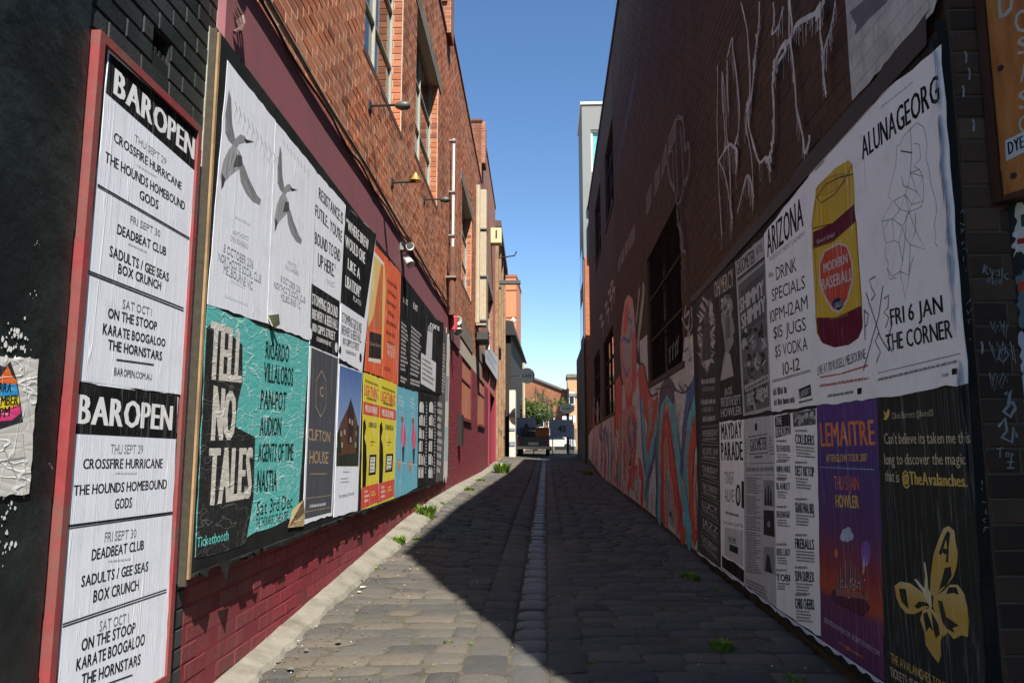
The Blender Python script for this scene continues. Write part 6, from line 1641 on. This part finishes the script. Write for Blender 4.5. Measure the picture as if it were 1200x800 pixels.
q0, q1 = at_y(596, 540, 78), at_y(700, 500, 78)
fs = thing('low_shop_row', 'low cream shop row with white awning glimpsed behind the signs', 'building', (0, 80, .6))
MB().box(at_y(628, 500, 78).x, at_y(676, 500, 78).x, 78, 82, .2, at_y(650, 502, 78).z).build('wall', plain('cream_shop_wall', (.22, .17, .11), .8, dirt=(.2, .12, .08)), fs)
MB().box(at_y(659, 500, 77).x, at_y(674, 500, 77).x, 76, 77.99, at_y(660, 495, 77).z, at_y(660, 487, 77).z).build('awning', WHITEP, fs)
MB().box(at_y(662, 505, 77.9).x, at_y(673, 505, 77.9).x, 77.9, 77.99, .6, at_y(660, 497, 77).z).build('shop_window', GLASS, fs)

# signs on poles at the lane end
def armsign(x, y, Y, r, wallx, label, octo=False):
    c = at_y(x, y, Y)
    t = thing('hanging_sign', label, 'sign', (c.x, c.y, c.z - r))
    n_ = 8 if octo else 28; ex = 1.5 if octo else 1
    b = MB()
    ring = [(c.x + r * ex * math.cos(2 * math.pi * (k + (.5 if octo else 0)) / n_), c.z + r * math.sin(2 * math.pi * (k + (.5 if octo else 0)) / n_)) for k in range(n_)]
    b.mesh([(a_, Y - .05, z_) for a_, z_ in ring] + [(a_, Y + .05, z_) for a_, z_ in ring], [tuple(range(n_)), tuple(range(2 * n_ - 1, n_ - 1, -1))] + [(k, (k + 1) % n_, n_ + (k + 1) % n_, n_ + k) for k in range(n_)])
    b.build('sign_disc', plain('dark_sign_face', (.022, .03, .034), .6), t)
    b = MB(); ring2 = [(c.x + (a_ - c.x) * .86, c.z + (z_ - c.z) * .86) for a_, z_ in ring]; ring3 = [(c.x + (a_ - c.x) * .80, c.z + (z_ - c.z) * .80) for a_, z_ in ring]
    for k in range(n_):
        k2 = (k + 1) % n_; b.face([(ring2[k][0], Y - .054, ring2[k][1]), (ring2[k2][0], Y - .054, ring2[k2][1]), (ring3[k2][0], Y - .054, ring3[k2][1]), (ring3[k][0], Y - .054, ring3[k][1])])
    b.build('sign_border', plain('sign_print', (.055, .06, .06), .6), t)
    return t, c
t, c = armsign(617.5, 440, 39, .40, 0, 'round dark sign on an arm from the left wall, high at the lane end')
MB().tube([(c.x - 1.0, 39, c.z), (c.x - .4, 39, c.z)], .03, 6).build('arm', BLKMET, t)
s_ = MB()
V, Fc = text_geo('CAFE', .02); s_.mesh([(c.x - .24 + x * .48, 38.94, c.z - .08 + y * .16) for x, y, k in V], Fc); s_.build('lettering', MATS['sign_print'], t)
t, c = armsign(664.5, 478.5, 46, .32, 0, 'wide octagonal dark sign in front of a black pole at the lane end', True)
g0 = gz(1.2, 46.3); MB().tube([(c.x + .05, 46.15, g0), (c.x + .05, 46.15, at_y(664, 455, 46.15).z)], .09, 8).build('pole', BLKMET, t)
V, Fc = text_geo('NO ENTRY', .02); s_ = MB(); s_.mesh([(c.x - .3 + x * .6, 45.94, c.z - .06 + y * .12) for x, y, k in V], Fc); s_.build('lettering', MATS['sign_print'], t)
def panel(x0, y0, x1, y1, Y, label, txt, legs=True):
    a_, c_ = at_y(x0, y0, Y), at_y(x1, y1, Y)
    g = gz((a_.x + c_.x) / 2, Y)
    t = thing('sign_panel', label, 'sign', ((a_.x + c_.x) / 2, Y, g))
    MB().box(a_.x, c_.x, Y - .02, Y + .02, c_.z, a_.z).build('panel', plain('grey_sheet_metal', (.26, .27, .29), .6), t)
    for xx in (a_.x + .12, c_.x - .16): MB().box(xx, xx + .05, Y + .021, Y + .07, g, a_.z).build('post', BLKMET, t)
    V, Fc = text_geo(txt, .03); s_ = MB(); w = (c_.x - a_.x); s_.mesh([(a_.x + w * .35 + x * w * .35, Y - .024, lerp(c_.z, a_.z, .28) + y * (a_.z - c_.z) * .4) for x, y, k in V], Fc); s_.build('lettering', plain('dark_marking', (.06, .06, .07), .6), t)
panel(605, 489, 628, 509, 44, 'grey panel sign with a dark triangular mark, left of the gate post', 'A')
panel(644.5, 491.5, 671.5, 512, 45, 'grey panel sign with dark figures, right of the gate post below the octagon', '40')
fx = at_y(641.5, 500, 47)
gt = thing('pipe_gate', 'thin dark pipe gate frame closing the lane end behind the two grey signs', 'gate', (fx.x, 47, gz(0, 47)))
g = gz(0, 47)
for x_, y_ in ((641.5, 473), (604, 487), (671, 487)):
    q_ = at_y(x_, y_, 47); MB().tube([(q_.x, 47, g), (q_.x, 47, q_.z)], .035, 7).build('post', BLKMET, gt)
a_, c_ = at_y(604, 487, 47), at_y(671, 487, 47); MB().tube([a_, c_], .025, 6).build('rail', BLKMET, gt)

# the ute loaded in the shade at the lane end
UY = 41.5; gx0 = at_y(607, 510, UY).x; gx1 = at_y(643, 510, UY).x
gu = gz(-.8, UY) - .02; uc = (gx0 + gx1) / 2; hw = .87
ute = thing('parked_ute', 'dark loaded ute seen from behind, parked in shade at the left of the lane end', 'car', (uc, UY + 1.8, gu))
CARP = plain('dark_car_paint', (.028, .030, .035), .25, var=.1, bstr=0)
b = MB()
prof = [(0, .42), (0, 1.0), (.05, 1.05), (1.9, 1.05), (2.0, 1.50), (2.25, 1.62), (3.1, 1.60), (3.7, 1.12), (4.6, 1.02), (4.75, .8), (4.75, .38)]
n_ = len(prof)
for sx in (-1, 1): pass
vs = [(uc - hw * (.86 if z > 1.3 else 1), UY + y, gu + z) for y, z in prof] + [(uc + hw * (.86 if z > 1.3 else 1), UY + y, gu + z) for y, z in prof]
b.mesh(vs, [tuple(range(n_)), tuple(range(2 * n_ - 1, n_ - 1, -1))] + [(k, (k + 1) % n_, n_ + (k + 1) % n_, n_ + k) for k in range(n_)])
b.build('body', CARP, ute)
MB().box(uc - .66, uc + .66, UY + 1.93, UY + 1.96, gu + 1.12, gu + 1.45).build('rear_window', GLASS, ute)
MB().box(uc - hw - .02, uc + hw + .02, UY - .1, UY - .002, gu + .40, gu + .55).build('bumper', plain('pale_bumper', (.5, .48, .42), .4, metal=.5), ute)
for sx in (-1, 1):
    MB().box(uc + sx * (hw - .09) - .08, uc + sx * (hw - .09) + .08, UY - .05, UY - .003, gu + .62, gu + .95).build('tail_light', plain('red_tail_lens', (.30, .02, .02), .3), ute)
    for yy_ in (.85, 3.9):
        w_ = MB().lathe((uc + sx * (hw - .20), UY + yy_, gu + .33), (sx, 0, 0), [(0, .2), (0, .31), (.03, .34), (.19, .34), (.215, .30), (.215, .001)], 18).build('wheel', plain('tyre_rubber', (.018, .018, .018), .85), ute)
        MB().lathe((uc + sx * (hw + .018), UY + yy_, gu + .33), (sx, 0, 0), [(0, .20), (.012, .17), (.012, .001)], 12).build('rim', METAL, w_)
MB().box(uc - .28, uc + .28, UY - .03, UY - .003, gu + .62, gu + .76).build('number_plate', plain('number_plate', (.5, .5, .45), .5), ute)
b = MB()
rs = random.Random(8)
for k in range(9):
    x_ = uc + rs.uniform(-.7, .5); y_ = UY + .2 + rs.random() * 1.2; h_ = rs.uniform(.15, .5); b.box(x_, x_ + rs.uniform(.2, .4), y_, y_ + .4, gu + 1.055, gu + 1.06 + h_)
b.build('tool_load', plain('dark_tool_boxes', (.03, .03, .032), .6), ute)
tag(MB().box(uc + .12, uc + .86, UY + .1, UY + 1.4, gu + 1.06, gu + 1.50).box(uc + .10, uc + .88, UY + .05, UY + 1.45, gu + 1.501, gu + 1.54).build('timber_crate', plain('orange_brown_timber', (.30, .10, .04), .8)), 'orange brown timber crate loaded on the back of the ute', 'crate')
q_ = at_y(658, 523, 72)
# a pale parked car far across the street
fc = thing('parked_car', 'pale hatchback parked across the far street behind the right grey sign', 'car', (q_.x - 1.6, 66, gz(0, 66)))
gg = gz(0, 66); cx_ = at_y(646, 520, 66).x
pr = [(-2.1, .35), (-2.1, .75), (-1.5, .9), (-.9, 1.38), (.7, 1.42), (1.5, .98), (2.05, .9), (2.1, .35)]
vs = [(cx_ + x, 65.2, gg + z) for x, z in pr] + [(cx_ + x, 66.8, gg + z) for x, z in pr]; n_ = len(pr)
MB().mesh(vs, [tuple(range(n_)), tuple(range(2 * n_ - 1, n_ - 1, -1))] + [(k, (k + 1) % n_, n_ + (k + 1) % n_, n_ + k) for k in range(n_)]).build('body', plain('pale_car_paint', (.5, .5, .48), .3), fc)
MB().mesh([(cx_ + x, 65.17, gg + z) for x, z in ((-1.25, .95), (-.82, 1.3), (.62, 1.33), (1.2, .98))], [(0, 1, 2, 3)]).build('side_window', GLASS, fc)
for x_ in (-1.35, 1.35): MB().lathe((cx_ + x_, 65.3, gg + .3), (0, -1, 0), [(0, .3), (.14, .3), (.15, .001)], 14).build('wheel', MATS['tyre_rubber'], fc)

# ------------------------------------------------------------------ trees and weeds
def leafmat(name, a, c):
    m, nt, bs, nn, lk = nodes(name)
    lk(ramp(nn, lk, rnd_id(nn, lk), [(0, a), (1, c)]), bs.inputs['Base Color']); bs.inputs['Roughness'].default_value = .55
    bs.inputs['Subsurface Weight'].default_value = 0
    tr = nn('BsdfTranslucent'); lk(ramp(nn, lk, rnd_id(nn, lk), [(0, tuple(x * 1.2 for x in a)), (1, tuple(x * 1.3 for x in c))]), tr.inputs['Color'])
    mx = nn('MixShader'); mx.inputs[0].default_value = .35
    out = nt.nodes['Material Output']; lk(bs.outputs[0], mx.inputs[1]); lk(tr.outputs[0], mx.inputs[2]); lk(mx.outputs[0], out.inputs[0])
    return m
TREEL = leafmat('tree_leaf', (.045, .075, .012), (.12, .15, .03))
WEEDL = leafmat('weed_leaf', (.075, .15, .012), (.20, .32, .035))
BARK = plain('bark', (.10, .075, .05), .9)
def tree(px_, ybase, ytop, Y, rad, label, leaves, bare=False, seed=1):
    rs = random.Random(seed)
    top = at_y(px_, ytop, Y); g = gz(top.x, Y); H = top.z - g
    t = thing('tree', label, 'tree', (top.x, Y, g))
    b = MB(); tips = []
    base = Vector((top.x, Y, g))
    def grow(p, d, L, r, lv):
        q = p + d * L
        mid = p + d * L * .5 + Vector((rs.uniform(-1, 1), rs.uniform(-1, 1), 0)) * L * .06
        b.tube([p, mid, q], r, 5, cap=False, r1=r * .6)
        if lv == 0: tips.append(q); return
        for k in range(3 if lv > 1 else 4):
            nd = (d + Vector((rs.uniform(-1, 1), rs.uniform(-1, 1), rs.uniform(-.1, .9))) * (.75 if not bare else .45)).normalized()
            grow(q, nd, L * rs.uniform(.55, .78), r * .58, lv - 1)
    grow(base, Vector((.03, 0, 1)), H * .38, H * .022, 3)
    b.build('trunk', BARK, t)
    if leaves:
        b = MB()
        cs = tips
        for k in range(leaves):
            c = rs.choice(cs) + Vector((rs.gauss(0, .3), rs.gauss(0, .3), rs.gauss(0, .26))) * rad * .35
            n1 = Vector((rs.uniform(-1, 1), rs.uniform(-1, 1), rs.uniform(-1, 1))).normalized(); n2 = n1.orthogonal().normalized(); L = rs.uniform(.09, .17)
            b.mesh([c - n1 * L, c + n2 * L * .5, c + n1 * L, c - n2 * L * .5], [(0, 1, 2, 3)])
        b.build('crown', TREEL, t)
tree(622, 515, 474, 58, 3.2, 'small leafy green tree behind the left grey sign', 5200, seed=5)
tree(636, 515, 480, 61, 2.2, 'smaller bushy green tree just right of the leafy tree', 2600, seed=9)
tree(628, 510, 446, 64, 1.6, 'tall bare branched tree rising above the gable line', 0, True, seed=12)
tree(645, 510, 462, 66, 1.6, 'shorter bare branched tree in front of the orange gable', 160, True, seed=14)
def weed(px_, py_, size, n, label, seed, cat='weed', tall=1.0):
    size *= .8
    rs = random.Random(seed)
    r = ray(px_, py_); p = E.copy(); t = .5
    for _ in range(400):
        p = E + r * t
        if p.z < gz(p.x, p.y) + .01: break
        t += .06
    b = MB(); p = Vector((p.x, p.y, gz(p.x, p.y) - .01))
    for k in range(n):
        a = rs.uniform(0, 2 * math.pi); rr = size * rs.random() ** .7; h = size * rs.uniform(.25, .9) * tall * .8
        base = p + Vector((math.cos(a) * rr * .6, math.sin(a) * rr * .9, 0)); lean = Vector((math.cos(a), math.sin(a), 0)) * h * rs.uniform(.2, .8)
        w = Vector((-math.sin(a), math.cos(a), 0)) * size * rs.uniform(.04, .10)
        tip = base + lean + Vector((0, 0, h)); mid = base + lean * .35 + Vector((0, 0, h * .6))
        b.mesh([base - w * .6, base + w * .6, mid + w * 1.3, tip, mid - w * 1.3], [(0, 1, 2, 4), (2, 3, 4)])
    o = b.build('weed', WEEDL)
    return tag(o, label, cat, 'weeds growing in the lane')
for i, (x_, y_, s_, n_, lab, tall) in enumerate(((550, 574, .20, 200, 'bright green weed clump by the maroon wall just past the end of the left hoarding', .8), (499, 605, .22, 130, 'leggy weed below the last black posters on the left kerb', 1.6), (466, 636, .17, 110, 'weed clump on the left kerb under the blue posters', 1.1), (489, 630, .12, 80, 'small low weed right of the kerb clump under the blue posters', .5),
      (516, 590, .13, 90, 'weed on the kerb between the tall leggy weed and the clump by the maroon wall', .8), (477, 622, .10, 60, 'low weed on the kerb directly beside the clump under the blue posters', .6), (563, 563, .22, 120, 'weed at the foot of the maroon wall below the first boarded opening', .7), (440, 664, .08, 40, 'small weed nearest the camera on the left kerb edge', .5),
      (588, 545, .42, 260, 'largest bright green weed patch beside the maroon doorway', 1.5), (535, 592, .10, 50, 'tiny weed between kerb and stones left of the shadow edge', .5), (525, 750, .07, 40, 'tiny weed in a stone joint left of centre near the camera', .4), (552, 752, .06, 30, 'tiny weed in the joint just right of another near the camera', .4), (508, 778, .05, 26, 'tiniest weed in a joint at the bottom left of the lane', .5), (692, 776, .06, 40, 'small weed at the sunlit tip beside the shadow edge', .5),
      (845, 756, .13, 260, 'dark weed clump in shade below the gig guide poster', .6), (808, 676, .16, 200, 'shaded weed clump at the foot of the mural end', .6), (688, 548, .35, 200, 'shaded weeds far along the foot of the right wall', .8), (766, 698, .08, 50, 'small shaded weed out on the stones at right', .4), (930, 796, .10, 80, 'shaded weed at the bottom right edge of the lane', .5), (838, 690, .09, 60, 'yellowish weed in shade beside the lower hoarding rail', .4))):
    weed(x_, y_, s_, n_, lab, 40 + i, tall=tall)
# litter, dry leaves and grit: nobody could count it
b = MB(); rs = random.Random(77)
for k in range(1700):
    u = rs.random()
    y_ = 3.2 + rs.random() ** 1.7 * 14
    x_ = laneL(y_) + abs(rs.gauss(0, .35)) if u < .62 else (laneR(y_) - abs(rs.gauss(0, .35)) if u < .8 else rs.uniform(-1.3, 1.3))
    z_ = gz(x_, y_) + .014; s_ = rs.uniform(.003, .009) if rs.random() < .96 else rs.uniform(.012, .028); a = rs.random() * 6.28
    mi = 0 if rs.random() < .12 else (1 if rs.random() < .6 else 2)
    q = []
    for j in range(5): an = a + j * 1.257; rr = s_ * rs.uniform(.6, 1.2); q.append((x_ + math.cos(an) * rr, y_ + math.sin(an) * rr, z_ + rs.uniform(0, .006)))
    c_ = (x_, y_, z_ + s_ * .35)
    b.mesh(q + [c_], [(j, (j + 1) % 5, 5) for j in range(5)], mi)
b.build('litter', [plain('paper_scrap', (.5, .5, .46), .8), plain('dry_leaf', (.17, .10, .04), .8), plain('grit', (.12, .11, .09), .9)])['kind'] = 'stuff'
lit = [o for o in bpy.data.objects if o.name == 'litter'][0]
tag(lit, 'scattered paper scraps, dry leaves and grit on the stones', 'litter')
